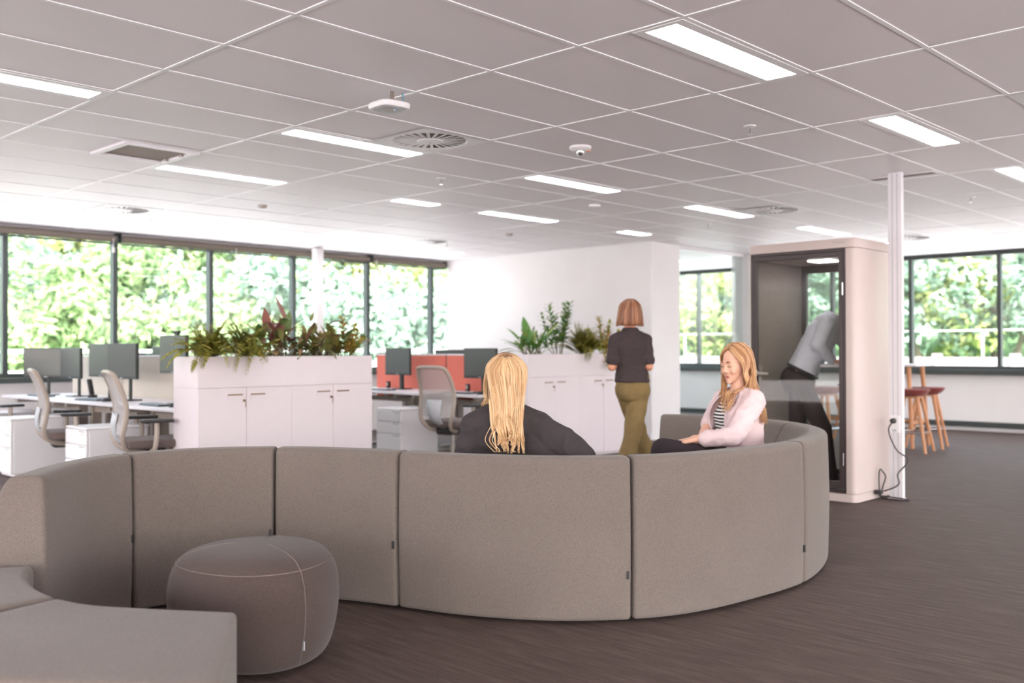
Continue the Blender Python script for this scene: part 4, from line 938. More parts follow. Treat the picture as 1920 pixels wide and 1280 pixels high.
# ------------------------------------------------------------------ phone booth
BX0, BX1, BY0, BY1, BH = 7.51, 8.41, 3.40, 4.37, 2.13
def booth():
    t = thing('phone_booth', 'white freestanding phone booth with dark-framed glass door beside the service pole', 'booth', ((BX0 + BX1) / 2, (BY0 + BY1) / 2, 0))
    hx, hy = 0.45, 0.485; q = 0.055
    def wall(s):
        bm = bmesh.new(); ys = (-hy, -hy + 0.09) if s < 0 else (hy - q, hy)
        box(bm, -hx, hx, ys[0], ys[1], 0.075, 2.05)
        es = [e for e in bm.edges if abs(e.verts[0].co.z - e.verts[1].co.z) > 1 and all(abs(v.co.y - s * hy) < 1e-4 for v in e.verts)]
        bmesh.ops.bevel(bm, geom=es, offset=0.05, segments=6, profile=0.5, affect='EDGES')
        return obj('side_wall', bm, M['booth'], t, True)
    wall(-1); wall(1)
    def slab(nm, z0, z1, m):
        bm = bmesh.new(); box(bm, -hx, hx, -hy, hy, z0, z1)
        es = [e for e in bm.edges if abs(e.verts[0].co.z - e.verts[1].co.z) > 0.02]
        bmesh.ops.bevel(bm, geom=es, offset=0.055, segments=6, profile=0.5, affect='EDGES')
        if nm == 'roof':
            es = [e for e in bm.edges if all(abs(v.co.z - z1) < 1e-4 for v in e.verts)]
            bmesh.ops.bevel(bm, geom=es, offset=0.012, segments=3, profile=0.5, affect='EDGES')
        return obj(nm, bm, m, t, True)
    slab('roof', 2.054, BH, M['booth']); slab('plinth', 0.006, 0.072, M['booth'])
    obj('floor_mat', bx(-hx + 0.06, hx - 0.04, -hy + 0.092, hy - q - 0.002, 0.0735, 0.088), M['chairseat'], t)
    obj('lining', bx(-hx + 0.055, hx - 0.03, hy - q - 0.014, hy - q - 0.001, 0.089, 2.04), M['felt'], t)
    obj('lining', bx(-hx + 0.055, hx - 0.03, -hy + 0.091, -hy + 0.104, 0.089, 2.04), M['felt'], t)
    obj('ceiling_panel', bx(-hx + 0.055, hx - 0.03, -hy + 0.105, hy - q - 0.015, 2.0, 2.05), M['booth'], t)
    obj('ceiling_spot', bx(-0.1, 0.1, -0.1, 0.1, 1.992, 1.9995), M['lamp'], t)
    # front: dark frame, hinged glass door
    bm = bmesh.new(); a = hy - 0.038; c = -hy + 0.082
    for y0, y1, z0, z1 in ((c, c + 0.018, 0.075, 2.05), (a - 0.018, a, 0.075, 2.05), (c + 0.018, a - 0.018, 2.028, 2.05), (c + 0.018, a - 0.018, 0.075, 0.105)): box(bm, -hx - 0.006, -hx + 0.05, y0, y1, z0, z1)
    obj('door_frame', bm, M['darkframe'], t)
    bm = bmesh.new(); b = a - 0.02; c += 0.02
    for y0, y1, z0, z1 in ((c, c + 0.034, 0.11, 2.025), (b - 0.034, b, 0.11, 2.025), (c + 0.034, b - 0.034, 1.985, 2.025), (c + 0.034, b - 0.034, 0.11, 0.17)): box(bm, -hx - 0.012, -hx + 0.03, y0, y1, z0, z1, bev=0.003)
    d = obj('door', bm, M['darkframe'], t)
    obj('door_glass', bx(-hx + 0.004, -hx + 0.012, c + 0.034, b - 0.034, 0.17, 1.985), M['boothglass'], d)
    bm = bmesh.new(); mt = Matrix.Translation((-hx - 0.012, b - 0.022, 1.03)) @ Matrix.Rotation(R(-90), 4, 'Y')
    lathe(bm, [(0, 0), (0.032, 0), (0.032, 0.012), (0.014, 0.014), (0.012, 0.05), (0, 0.05)], 20); bmesh.ops.transform(bm, matrix=mt, verts=bm.verts)
    tube(bm, [(-hx - 0.058, b - 0.018, 1.03), (-hx - 0.062, b - 0.06, 1.03), (-hx - 0.062, b - 0.17, 1.028)], [0.015, 0.015, 0.012], 10); obj('handle', bm, M['greymetal'], d, True)
    for z in (0.35, 1.72):
        bm = bmesh.new(); tube(bm, [(-hx - 0.018, c - 0.002, z - 0.05), (-hx - 0.018, c - 0.002, z + 0.05)], 0.006, 10); obj('hinge', bm, M['chrome'], d, True)
    # back: dark frame with a tall pane
    bm = bmesh.new()
    for y0, y1, z0, z1 in ((-hy + 0.105, -hy + 0.14, 0.089, 2.0), (hy - q - 0.06, hy - q - 0.015, 0.089, 2.0), (-hy + 0.14, hy - q - 0.06, 1.93, 2.0), (-hy + 0.14, hy - q - 0.06, 0.089, 0.16)): box(bm, hx - 0.05, hx - 0.012, y0, y1, z0, z1)
    bk = obj('back_frame', bm, M['darkframe'], t); obj('back_glass', bx(hx - 0.034, hx - 0.028, -hy + 0.14, hy - q - 0.06, 0.16, 1.93), M['clearglass'], bk)
    obj('desk_shelf', bx(-0.22, 0.30, -hy + 0.106, -0.065, 1.082, 1.108, bev=0.006), M['white'], t)
    return t
booth()
def logo():
    cu = bpy.data.curves.new('roof_lettering', 'FONT'); cu.body = 'framery'; cu.size = 0.034; cu.extrude = 0.0005; cu.align_x = 'RIGHT'
    o = bpy.data.objects.new('tmp', cu); C.objects.link(o); dg = bpy.context.evaluated_depsgraph_get(); me = bpy.data.meshes.new_from_object(o.evaluated_get(dg)); bpy.data.objects.remove(o)
    p = [x for x in bpy.data.objects if x.name == 'phone_booth'][0]
    me.transform(Matrix.Translation((-0.4508, -0.40, 2.09)) @ Matrix(((0, 0, -1, 0), (-1, 0, 0, 0), (0, 1, 0, 0), (0, 0, 0, 1))))
    link('roof_lettering', me, M['greymetal'], p)
logo()

# ------------------------------------------------------------------ high table and bar stools behind the booth
def bar_table():
    t = thing('bar_table', 'white-topped high table with wooden legs behind the phone booth', 'table', (12.35, 5.55, 0), R(3))
    obj('tabletop', bx(-0.35, 0.35, -0.85, 0.85, 1.015, 1.042, bev=0.006), M['white'], t)
    for sx in (-1, 1):
        for sy in (-1, 1):
            bm = bmesh.new(); tube(bm, [(sx * 0.25, sy * 0.72, 1.0148), (sx * 0.30, sy * 0.78, 0.0)], [0.03, 0.022], 12); obj('leg', bm, M['wood'], t, True)
    obj('stretcher', bx(-0.02, 0.02, -0.74, 0.74, 0.30, 0.34, bev=0.006), M['wood'], t)
    for sy in (-1, 1): obj('cross_rail', bx(-0.262, 0.262, sy * 0.76 - 0.015, sy * 0.76 + 0.015, 0.30, 0.34), M['wood'], t)
bar_table()
def bar_stool():
    t = thing('bar_stool', 'x', 'stool')
    bm = bmesh.new(); loft(bm, [(V((0, 0, 0.665)), V((0.13, 0, 0)), V((0, 0.13, 0))), (V((0, 0, 0.69)), V((0.17, 0, 0)), V((0, 0.175, 0))), (V((0, 0, 0.74)), V((0.20, 0, 0)), V((0, 0.215, 0))), (V((0, 0, 0.752)), V((0.19, 0, 0)), V((0, 0.205, 0))), (V((0, 0, 0.742)), V((0.08, 0, 0)), V((0, 0.09, 0)))], 32, power=3.2)
    obj('seat', bm, M['red'], t, True, 60)
    for sx in (-1, 1):
        for sy in (-1, 1):
            bm = bmesh.new(); tube(bm, [(sx * 0.095, sy * 0.095, 0.668), (sx * 0.215, sy * 0.215, 0.0)], [0.024, 0.017], 10); obj('leg', bm, M['wood'], t, True)
    bm = bmesh.new(); box(bm, -0.12, 0.12, -0.12, 0.12, 0.645, 0.6645, bev=0.006); obj('seat_support', bm, M['wood'], t)
    for a, b in (((-1, -1), (1, -1)), ((1, -1), (1, 1)), ((1, 1), (-1, 1)), ((-1, 1), (-1, -1))):
        k = 0.178; bm = bmesh.new(); tube(bm, [(a[0] * k, a[1] * k, 0.235), (b[0] * k, b[1] * k, 0.235)], 0.011, 8); obj('foot_rail', bm, M['chrome'], t, True)
    return t
st = bar_stool(); st.location = (12.45, 4.72, 0); st.rotation_euler = (0, 0, R(12)); st['label'] = 'rightmost red-seated wooden bar stool, clear of the service pole'; st['group'] = 'red bar stools at the high table'
for x, y, rz, lab in ((11.80, 4.66, 8, 'red-seated bar stool half hidden by the white service pole'), (11.72, 5.72, -6, 'red-seated bar stool seen through the booth glass'), (12.98, 5.9, 5, 'red-seated bar stool on the far side of the high table')):
    dup(st, (x, y, 0), R(rz), lab, 'red bar stools at the high table')
# ------------------------------------------------------------------ people
RT = V((math.sin(YAW), -math.cos(YAW), 0)); FW = V((math.cos(YAW), math.sin(YAW), 0)); UP = V((0, 0, 1))
class Fig:
    """points of one figure, measured from the spot on the floor it stands or sits over"""
    def __init__(s, px, t):
        p = at(px, 654, t); s.base = V((p.x, p.y, 0))
    def __call__(s, px, z, t):
        p = at(px, 654, t); return V((p.x, p.y, z)) - s.base
def torso(bm, st, n=24, power=2.3):
    """st: (centre, half-width vector, half-depth vector) from the hips up"""
    P = [V(c) for c, u, v in st]
    rings = []
    for k in range(len(st) - 1):
        for j in range(3):
            f = j / 3; f2 = f * f * (3 - 2 * f)
            rings.append((st[k][0].lerp(st[k + 1][0], f), V(st[k][1]).lerp(V(st[k + 1][1]), f2), V(st[k][2]).lerp(V(st[k + 1][2]), f2)))
    rings.append(st[-1]); loft(bm, rings, n, True, power)
def head(bm, c, f, u, s=1.0, nose=True):
    f = f.normalized(); r = f.cross(u).normalized(); u = r.cross(f).normalized()
    E = lambda o, a, b, d: ell(bm, c + (r * o[0] + f * o[1] + u * o[2]) * s, (r * a * s, f * b * s, u * d * s), 18)
    E((0, -0.012, 0.035), 0.074, 0.094, 0.088); E((0, 0.028, -0.02), 0.062, 0.066, 0.085); E((0, 0.045, -0.068), 0.046, 0.043, 0.042); E((0, 0.072, -0.098), 0.022, 0.018, 0.018)
    for q in (-1, 1):
        E((q * 0.036, 0.066, -0.03), 0.026, 0.022, 0.026); E((q * 0.076, -0.012, -0.005), 0.009, 0.02, 0.031); E((q * 0.028, 0.083, 0.026), 0.026, 0.011, 0.009)
        E((q * 0.031, 0.079, 0.006), 0.014, 0.011, 0.009)
    if nose:
        q = lambda y, z: c + (f * y + u * z) * s
        caps(bm, [(q(0.086, 0.018), 0.0075 * s), (q(0.099, -0.012), 0.009 * s), (q(0.104, -0.028), 0.0105 * s)], 12)
        for k in (-1, 1): ell(bm, c + (r * k * 0.010 + f * 0.095 - u * 0.032) * s, (r * 0.009 * s, f * 0.010 * s, u * 0.008 * s), 10)
        E((0, 0.083, -0.060), 0.022, 0.009, 0.007); E((0, 0.081, -0.071), 0.019, 0.009, 0.007)
def face_parts(parent, c, f, u, s=1.0, look_down=True):
    f = f.normalized(); r = f.cross(u).normalized(); u = r.cross(f).normalized()
    P = lambda x, y, z: c + (r * x + f * y + u * z) * s
    bm = bmesh.new()
    for k in (-1, 1): tube(bm, smoothpath([P(k * 0.017, 0.0915, 0.003), P(k * 0.031, 0.0925, -0.001), P(k * 0.044, 0.084, 0.003)], 4), [0.0015] * 4 + [0.0028] + [0.0015] * 4, 6)
    obj('eyes', bm, M['eye'], parent, True)
    bm = bmesh.new()
    for k in (-1, 1): tube(bm, smoothpath([P(k * 0.012, 0.0955, 0.027), P(k * 0.03, 0.094, 0.033), P(k * 0.05, 0.080, 0.027)], 4), [0.002, 0.003, 0.004, 0.004, 0.004, 0.003, 0.003, 0.002, 0.001], 6)
    obj('eyebrows', bm, M['brow'], parent, True)
    bm = bmesh.new()
    ell(bm, P(0, 0.0865, -0.0605), (r * 0.021 * s, f * 0.0062 * s, u * 0.0036 * s), 14); ell(bm, P(0, 0.0845, -0.0695), (r * 0.018 * s, f * 0.0066 * s, u * 0.0046 * s), 14)
    obj('lips', bm, M['lips'], parent, True, 80)
def hand(bm, w, d, palm_n, thumb, curl=0.6, s=1.0):
    """wrist point, pointing direction, direction the palm faces, direction of the thumb side"""
    d = d.normalized(); t_ = thumb.normalized(); pn = palm_n.normalized()
    kn = w + d * 0.085 * s
    for k, off in enumerate((0.030, 0.010, -0.010, -0.029)):
        b = kn + t_ * off * s - d * (0.004 if k in (0, 3) else 0) * s
        caps(bm, [(w + t_ * off * 0.55 * s, 0.017 * s), (b, 0.0125 * s)], 8)
        L = (0.042, 0.047, 0.043, 0.033)[k] * s; p = b; dd = d.copy()
        pts = [(p, 0.0092 * s)]
        for j in range(3):
            dd = (dd * math.cos(curl * 0.6) + pn * math.sin(curl * 0.6)).normalized(); 
            p = p + dd * L * (1.0, 0.62, 0.5)[j]; pts.append((p, (0.0086, 0.0078, 0.0068)[j] * s))
        caps(bm, pts, 8)
    b = w + d * 0.028 * s + t_ * 0.026 * s
    caps(bm, [(w + d * 0.01 * s + t_ * 0.014 * s, 0.015 * s), (b, 0.0125 * s), (b + (t_ * 0.8 + d * 0.7 + pn * 0.3).normalized() * 0.036 * s, 0.0098 * s), (b + (t_ * 0.8 + d * 0.7 + pn * 0.3).normalized() * 0.036 * s + (d + pn * 0.5).normalized() * 0.028 * s, 0.0082 * s)], 8)
def limb(bm, pts, n=14):
    caps(bm, pts, n)
def shoe(name, parent, heel, toe, mat, sole=None, s=1.0):
    d = (toe - heel); L = d.length; d.normalize(); a = V((-d.y, d.x, 0)).normalized() if abs(d.z) < 0.95 else V((1, 0, 0)); up = a.cross(d) * -1
    if up.z < 0: up = -up
    bm = bmesh.new()
    loft(bm, [(heel - d * 0.012 + up * 0.040 * s, a * 0.022 * s, up * 0.028 * s), (heel + d * 0.01 + up * 0.044 * s, a * 0.034 * s, up * 0.042 * s), (heel + d * L * 0.35 + up * 0.046 * s, a * 0.036 * s, up * 0.044 * s), (heel + d * L * 0.6 + up * 0.034 * s, a * 0.044 * s, up * 0.032 * s), (heel + d * L * 0.85 + up * 0.028 * s, a * 0.042 * s, up * 0.024 * s), (heel + d * L + up * 0.022 * s, a * 0.02 * s, up * 0.014 * s)], 20)
    o = obj(name, bm, mat, parent, True, 80)
    bm = bmesh.new()
    loft(bm, [(heel - d * 0.014 + up * 0.008, a * 0.022 * s, up * 0.009), (heel + d * 0.02 + up * 0.008, a * 0.037 * s, up * 0.009), (heel + d * L * 0.62 + up * 0.008, a * 0.047 * s, up * 0.009), (heel + d * L * 0.88 + up * 0.008, a * 0.044 * s, up * 0.009), (heel + d * (L + 0.008) + up * 0.008, a * 0.02 * s, up * 0.007)], 20, power=3)
    obj('sole', bm, sole or M['dark'], o, True, 80)
def strand_set(bm, c, f, u, rad3, n, azr, end, seed, r0=0.0045, wave=0.006, low=-0.15, nside=5, crown=-0.75):
    """strands combed from a centre parting over the skull, then hanging. end(a, rnd, last) -> further points; azimuth a: 0 back, + = right"""
    rnd = random.Random(seed); f = f.normalized(); r = f.cross(u).normalized(); u = r.cross(f).normalized()
    for i in range(n):
        a = rnd.uniform(*azr); off = rnd.uniform(0.95, 1.035); q = min(1.0, abs(a) / 2.1)
        s = crown + (0.75 - crown) * q ** 1.3 + rnd.uniform(-0.12, 0.12); sg = 1 if a > 0 else -1
        d0 = (u + f * s + r * 0.06 * sg * rnd.random()).normalized()
        d1 = (-f * math.cos(a) + r * math.sin(a) + u * (low + rnd.uniform(-0.08, 0.08))).normalized()
        pts = []
        for k in range(8):
            d = d0.lerp(d1, k / 7).normalized(); pts.append(c + (f * d.dot(f) * rad3[1] + r * d.dot(r) * rad3[0] + u * d.dot(u) * rad3[2]) * off)
        tail = end(a, rnd, pts[-1])
        allp = smoothpath(pts[::2] + tail, 5)
        w1, w2 = rnd.uniform(0, 6.28), rnd.uniform(0, 6.28); m = len(allp)
        for k in range(m):
            qq = max(0, k / m - 0.35); allp[k] = allp[k] + r * math.sin(w1 + k * 0.30) * wave * qq * 2 + f * math.sin(w2 + k * 0.26) * wave * qq * 1.2
        rr = r0 * rnd.uniform(0.6, 1.2)
        tube(bm, allp, [rr * (0.5 + 0.5 * min(1, k / 4)) * (1 if k < m * 0.88 else max(0.3, (m - k) / (m * 0.12))) for k in range(m)], nside, flat=0.7)

# --- blonde woman leaning on the sofa, seen from behind
def blonde_woman():
    P = Fig(951, 4.95)
    t = thing('person', 'person with long blonde hair in a charcoal jacket, arm along the sofa back', 'person', P.base)
    f = (FW + RT * 0.10).normalized(); r = f.cross(UP).normalized()
    hc = P(950, 1.095, 4.85)
    hips = P(950, 0.53, 5.0); waist = P(948, 0.68, 4.93); chest = P(946, 0.80, 4.86); sh = P(948, 0.895, 4.82); nb = P(950, 0.96, 4.82)
    shl, shr = P(889, 0.868, 4.83), P(1010, 0.872, 4.79)
    elr = P(1093, 0.722, 4.64); wrr = P(1035, 0.60, 4.95); ell_, wrl = P(871, 0.64, 4.88), P(915, 0.615, 5.10)
    kl, kr = P(915, 0.475, 5.42), P(985, 0.475, 5.42); al, ar = P(918, 0.085, 5.46), P(982, 0.085, 5.46)
    bm = bmesh.new()
    torso(bm, [(hips - UP * 0.08, r * 0.13, f * 0.085), (hips, r * 0.14, f * 0.09), (waist, r * 0.125, f * 0.09), (chest, r * 0.148, f * 0.105), (sh, r * 0.15, f * 0.08), (nb, r * 0.055, f * 0.05)])
    caps(bm, [(nb - UP * 0.03, 0.052), (hc - UP * 0.05, 0.048)]); head(bm, hc, f, UP, 0.98)
    for a, b, c_ in ((shl, ell_, wrl), (shr, elr, wrr)): limb(bm, [(a, 0.052), (b, 0.040), (c_, 0.027)])
    hand(bm, wrl, f + r * 0.5, -UP, r, 0.5); hand(bm, wrr, (f * 0.8 - r * 0.6), -UP, -r + f * 0.2, 0.7)
    for s, k, a in ((-1, kl, al), (1, kr, ar)):
        limb(bm, [(hips + r * s * 0.085, 0.088), (k, 0.056), (k.lerp(a, 0.35), 0.05), (a, 0.034)]); limb(bm, [(a - UP * 0.035, 0.032), (a + f * 0.13 - UP * 0.052, 0.026)])
    fuse('body', bm, 0.008, M['skin'], t)
    face_parts(t, hc, f, UP, 0.98)
    bm = bmesh.new()
    torso(bm, [(hips - UP * 0.02, r * 0.185, f * 0.135), (hips + UP * 0.06, r * 0.18, f * 0.13), (waist, r * 0.165, f * 0.125), (chest, r * 0.172, f * 0.128), (sh - UP * 0.005, r * 0.158, f * 0.098), (nb + UP * 0.005, r * 0.072, f * 0.066)])
    limb(bm, [(sh + r * 0.06 + UP * 0.0, 0.075), (shr - UP * 0.006, 0.064), (shr.lerp(elr, 0.5), 0.072), (elr, 0.066), (elr.lerp(wrr, 0.5), 0.055), (wrr, 0.046)]); limb(bm, [(P(1000, 0.77, 4.80), 0.09), (P(1035, 0.70, 4.75), 0.085), (P(1062, 0.68, 4.70), 0.075)]); limb(bm, [(sh - r * 0.06, 0.075), (shl - UP * 0.004, 0.066), (shl.lerp(ell_, 0.5), 0.066), (ell_, 0.060), (ell_.lerp(wrl, 0.5), 0.052), (wrl, 0.042)])
    jk = wrinkle(fuse('jacket', bm, 0.009, M['blackcloth'], t, 4), 0.007, 10, 13, seed=3.7)
    bm = bmesh.new(); cpts = []
    for k in range(25):
        a = 2 * PI * k / 24; cpts.append(nb + UP * (0.005 + 0.012 * math.cos(a)) + r * 0.072 * math.sin(a) - f * 0.064 * math.cos(a))
    tube(bm, cpts, 0.016, 10); obj('collar', bm, M['blackcloth'], jk, True)
    bm = bmesh.new()
    torso(bm, [(hips - UP * 0.09, r * 0.155, f * 0.11), (hips, r * 0.175, f * 0.125), (hips + UP * 0.1, r * 0.15, f * 0.11)])
    for s, k, a in ((-1, kl, al), (1, kr, ar)): limb(bm, [(hips + r * s * 0.085, 0.098), (k, 0.068), (k.lerp(a, 0.4), 0.06), (a + UP * 0.03, 0.045)])
    fuse('trousers', bm, 0.010, M['blacktrs'], t)
    for a in (al, ar): shoe('shoe', t, a - UP * 0.083 - f * 0.03, a - UP * 0.083 + f * 0.19, M['leather'])
    # hair
    bm = bmesh.new()
    ell(bm, hc + UP * 0.012 - f * 0.018, (r * 0.098, f * 0.108, UP * 0.108), 24)
    loft(bm, [(hc + UP * 0.02 - f * 0.04, r * 0.094, f * 0.07), (hc - UP * 0.06 - f * 0.05, r * 0.088, f * 0.05), (hc - UP * 0.13 - f * 0.065, r * 0.078, f * 0.034), (P(953, 0.92, 4.735), r * 0.060, f * 0.014), (P(954, 0.87, 4.73), r * 0.045, f * 0.008)], 24)
    hb = fuse('hair', bm, 0.007, M['blondebase'], t, 3)
    rc = random.Random(77); CL = []
    for k in range(17):
        s_ = -1 + 2 * k / 16.0; CL.append((s_, s_ * 0.074 + rc.uniform(-.004, .004), 0.010 + s_ * 0.064 + rc.uniform(-.010, .010), 0.016 + s_ * 0.056 + rc.uniform(-.018, .018), rc.choice((0.742, 0.75, 0.76, 0.78, 0.80)), rc.uniform(0, 6)))
    def end(a, rnd, last):
        side = math.sin(a)
        if a < R(-62):      # locks falling forward over the left shoulder
            return [hc + r * (-0.105 + rnd.uniform(-.01, .02)) - f * 0.01 - UP * 0.075, hc + r * (-0.085 + rnd.uniform(-.01, .02)) + f * 0.0 - UP * rnd.uniform(0.115, 0.13), hc + r * (-0.045 + rnd.uniform(-.03, .02)) - f * 0.035 - UP * rnd.uniform(0.14, 0.165)] if rnd.random() < 0.6 else [hc + r * (-0.10) - f * 0.02 - UP * 0.08, hc + r * rnd.uniform(-0.125, -0.085) + f * 0.0 - UP * 0.135, hc + r * rnd.uniform(-0.135, -0.11) + f * 0.08 - UP * 0.16]
        k = min(range(len(CL)), key=lambda q: abs(CL[q][0] - side))
        s0, x2, x3, x4, ze, ph = CL[k]; q = rnd.random(); j = rnd.uniform(-0.010, 0.008); ds = side - s0
        px_ = lambda x, t_: 950 + x * F / t_
        zz = ze + 0.045 * q ** 3
        return [P(px_(side * 0.084, 4.71), 1.0, 4.712 + j), P(px_(side * 0.040 + x2 * 0.5 + ds * 0.04, 4.7), 0.94, 4.702 + j), P(px_(x2 + ds * 0.07, 4.69), 0.885, 4.692 + j), P(px_(x3 + ds * 0.055, 4.68), zz * 0.5 + 0.425, 4.680 + j), P(px_(x4 + ds * 0.03, 4.665), zz, 4.66 + j)]
    bm = bmesh.new(); strand_set(bm, hc + UP * 0.012 - f * 0.018, f, UP, (0.103, 0.114, 0.112), 900, (R(-115), R(105)), end, 5, 0.0033, 0.003, low=0.05, nside=4)
    for s0, x2, x3, x4, ze, ph in CL:      # the body of each lock
        px_ = lambda x, t_: 950 + x * F / t_
        tube(bm, smoothpath([P(px_(s0 * 0.08, 4.72), 1.0, 4.722), P(px_(s0 * 0.04 + x2 * 0.5, 4.715), 0.94, 4.714), P(px_(x2, 4.7), 0.885, 4.70), P(px_(x3, 4.685), ze + 0.07, 4.685), P(px_(x4, 4.665), ze + 0.012, 4.664)], 5), [0.009] * 13 + [0.008, 0.007, 0.006, 0.005, 0.0045, 0.004, 0.003, 0.002], 7)
    for k in range(7):      # a few loose wisps
        rw = random.Random(40 + k); x = rw.uniform(-0.075, -0.02) if k < 4 else rw.uniform(0.01, 0.05)
        px_ = lambda x, t_: 950 + x * F / t_
        tube(bm, smoothpath([P(px_(-0.03, 4.73), 0.97, 4.72), P(px_(x, 4.66), 0.88, 4.66), P(px_(x - 0.03 * (1 if k < 4 else -0.5), 4.63), 0.81, 4.635), P(px_(x + 0.005, 4.6), 0.765, 4.6), P(px_(x + rw.uniform(0.0, 0.03), 4.58), 0.757, 4.585)], 6), 0.0016, 5)
    obj('hair_strands', bm, M['blonde'], hb, True, 180)
    bm = bmesh.new()
    strand_set(bm, hc + UP * 0.014 - f * 0.018, f, UP, (0.103, 0.114, 0.113), 70, (R(-110), R(110)), lambda a, rnd, last: [last + V((0, 0, -0.004))], 6, 0.003, 0.0, low=1.5)
    obj('hair_roots', bm, M['roots'], hb, True, 180)
blonde_woman()

# --- woman in a pink blazer on the far side of the sofa
def pink_woman():
    P = Fig(1380, 5.85)
    t = thing('person', 'person in a pale pink blazer and striped top sitting inside the sofa curve', 'person', P.base)
    f = (-RT * 0.92 - FW * 0.32).normalized(); r = f.cross(UP).normalized()      # r is her right hand side
    hf = (-RT * 0.80 - FW * 0.58 - UP * 0.16).normalized(); hu = (UP - f * 0.02).normalized()
    hc = P(1378, 1.146, 5.84)
    hips = P(1384, 0.535, 5.86); waist = P(1384, 0.69, 5.87); chest = P(1379, 0.835, 5.86); sh = P(1384, 0.945, 5.86); nb = P(1386, 1.0, 5.86)
    hw = r * 1.0
    shL = sh - r * 0.165 + UP * -0.015; shR = sh + r * 0.165 - UP * 0.015
    elL, wrL = P(1376, 0.735, 5.62), P(1301, 0.715, 5.66)
    elR, wrR = P(1332, 0.80, 6.0), P(1315, 0.705, 5.86)
    knL, anL = P(1243, 0.655, 5.60), P(1212, 0.33, 5.50); knR, anR = P(1262, 0.50, 5.74), P(1255, 0.085, 5.72)
    bm = bmesh.new()
    torso(bm, [(hips - UP * 0.08, r * 0.13, f * 0.09), (hips, r * 0.145, f * 0.095), (waist, r * 0.125, f * 0.09), (chest, r * 0.145, f * 0.115), (sh, r * 0.15, f * 0.075), (nb, r * 0.05, f * 0.05)])
    caps(bm, [(nb - UP * 0.03, 0.05), (hc - UP * 0.05 - hf * 0.01, 0.046)]); head(bm, hc, hf, hu, 0.93)
    limb(bm, [(shL, 0.05), (elL, 0.038), (wrL, 0.026)]); limb(bm, [(shR, 0.05), (elR, 0.038), (wrR, 0.026)])
    hand(bm, wrL, f - UP * 0.15, -UP, r, 0.5); hand(bm, wrR, (f - r * 0.5 - UP * 0.3), -UP, -r, 0.5)
    limb(bm, [(hips - r * 0.09, 0.09), (knL, 0.056), (knL.lerp(anL, 0.35), 0.05), (anL, 0.034)]); limb(bm, [(hips + r * 0.09, 0.09), (knR, 0.056), (knR.lerp(anR, 0.35), 0.05), (anR, 0.034)])
    limb(bm, [(anL - UP * 0.02, 0.03), (anL + f * 0.12 - UP * 0.08, 0.025)]); limb(bm, [(anR - UP * 0.035, 0.032), (anR + f * 0.13 - UP * 0.052, 0.026)])
    fuse('body', bm, 0.0062, M['skin'], t, 3)
    face_parts(t, hc, hf, hu, 0.93)
    bm = bmesh.new()
    torso(bm, [(waist - UP * 0.04, r * 0.132, f * 0.10), (chest, r * 0.150, f * 0.122), (sh - UP * 0.01, r * 0.12, f * 0.085), (nb - UP * 0.005, r * 0.062, f * 0.056)])
    fuse('striped_top', bm, 0.009, M['stripe'], t)
    bm = bmesh.new()      # blazer: shell left open down the front
    def shell(c, w, d, op): return (c, w, d, op)
    st = [(hips - UP * 0.01, 0.192, 0.148, 0.5), (hips + UP * 0.07, 0.182, 0.140, 0.45), (waist, 0.150, 0.118, 0.42), (chest - UP * 0.04, 0.165, 0.135, 0.50), (chest + UP * 0.03, 0.170, 0.138, 0.62), (sh - UP * 0.02, 0.165, 0.108, 0.75), (sh + UP * 0.022, 0.13, 0.086, 0.85), (nb + UP * 0.004, 0.072, 0.066, 1.0)]
    rows = []
    fine = []
    for k in range(len(st) - 1):
        for j in range(4):
            q = j / 4; q = q * q * (3 - 2 * q); fine.append((st[k][0].lerp(st[k + 1][0], j / 4), *[st[k][i] * (1 - q) + st[k + 1][i] * q for i in (1, 2, 3)]))
    fine.append(st[-1]); rw = random.Random(8)
    for c, w, d, op in fine:
        row = []
        for k in range(41):
            a = op + (2 * PI - 2 * op) * k / 40; wr = 1 + 0.012 * math.sin(9 * a + c.z * 60) + rw.uniform(-.004, .004)
            ct, s_ = math.cos(a), math.sin(a); ff = (abs(ct) ** 2.4 + abs(s_) ** 2.4) ** (-1 / 2.4)
            row.append(bm.verts.new(c + (f * ct * d + r * s_ * w) * ff * wr))
        rows.append(row)
    for a, b in zip(rows[:-1], rows[1:]):
        for k in range(40): bm.faces.new((a[k], a[k + 1], b[k + 1], b[k]))
    jk = wrinkle(obj('blazer', bm, M['pink'], t, True, 180), 0.006, 10, 15); m = jk.modifiers.new('s', 'SOLIDIFY'); m.thickness = 0.008; m.offset = 1
    bm = bmesh.new(); limb(bm, [(sh - r * 0.11 + UP * 0.0, 0.062), (shL - r * 0.004 + UP * 0.002, 0.066), (shL.lerp(elL, 0.5), 0.060), (elL, 0.053), (elL.lerp(wrL, 0.45), 0.047), (elL.lerp(wrL, 0.72), 0.045)])
    wrinkle(fuse('sleeve', bm, 0.007, M['pink'], jk, 3), 0.008, 13, 17)
    bm = bmesh.new(); limb(bm, [(sh + r * 0.11, 0.062), (shR + r * 0.004, 0.064), (elR, 0.054), (elR.lerp(wrR, 0.25), 0.050)]); fuse('sleeve', bm, 0.008, M['pink'], jk, 3)
    bm = bmesh.new()
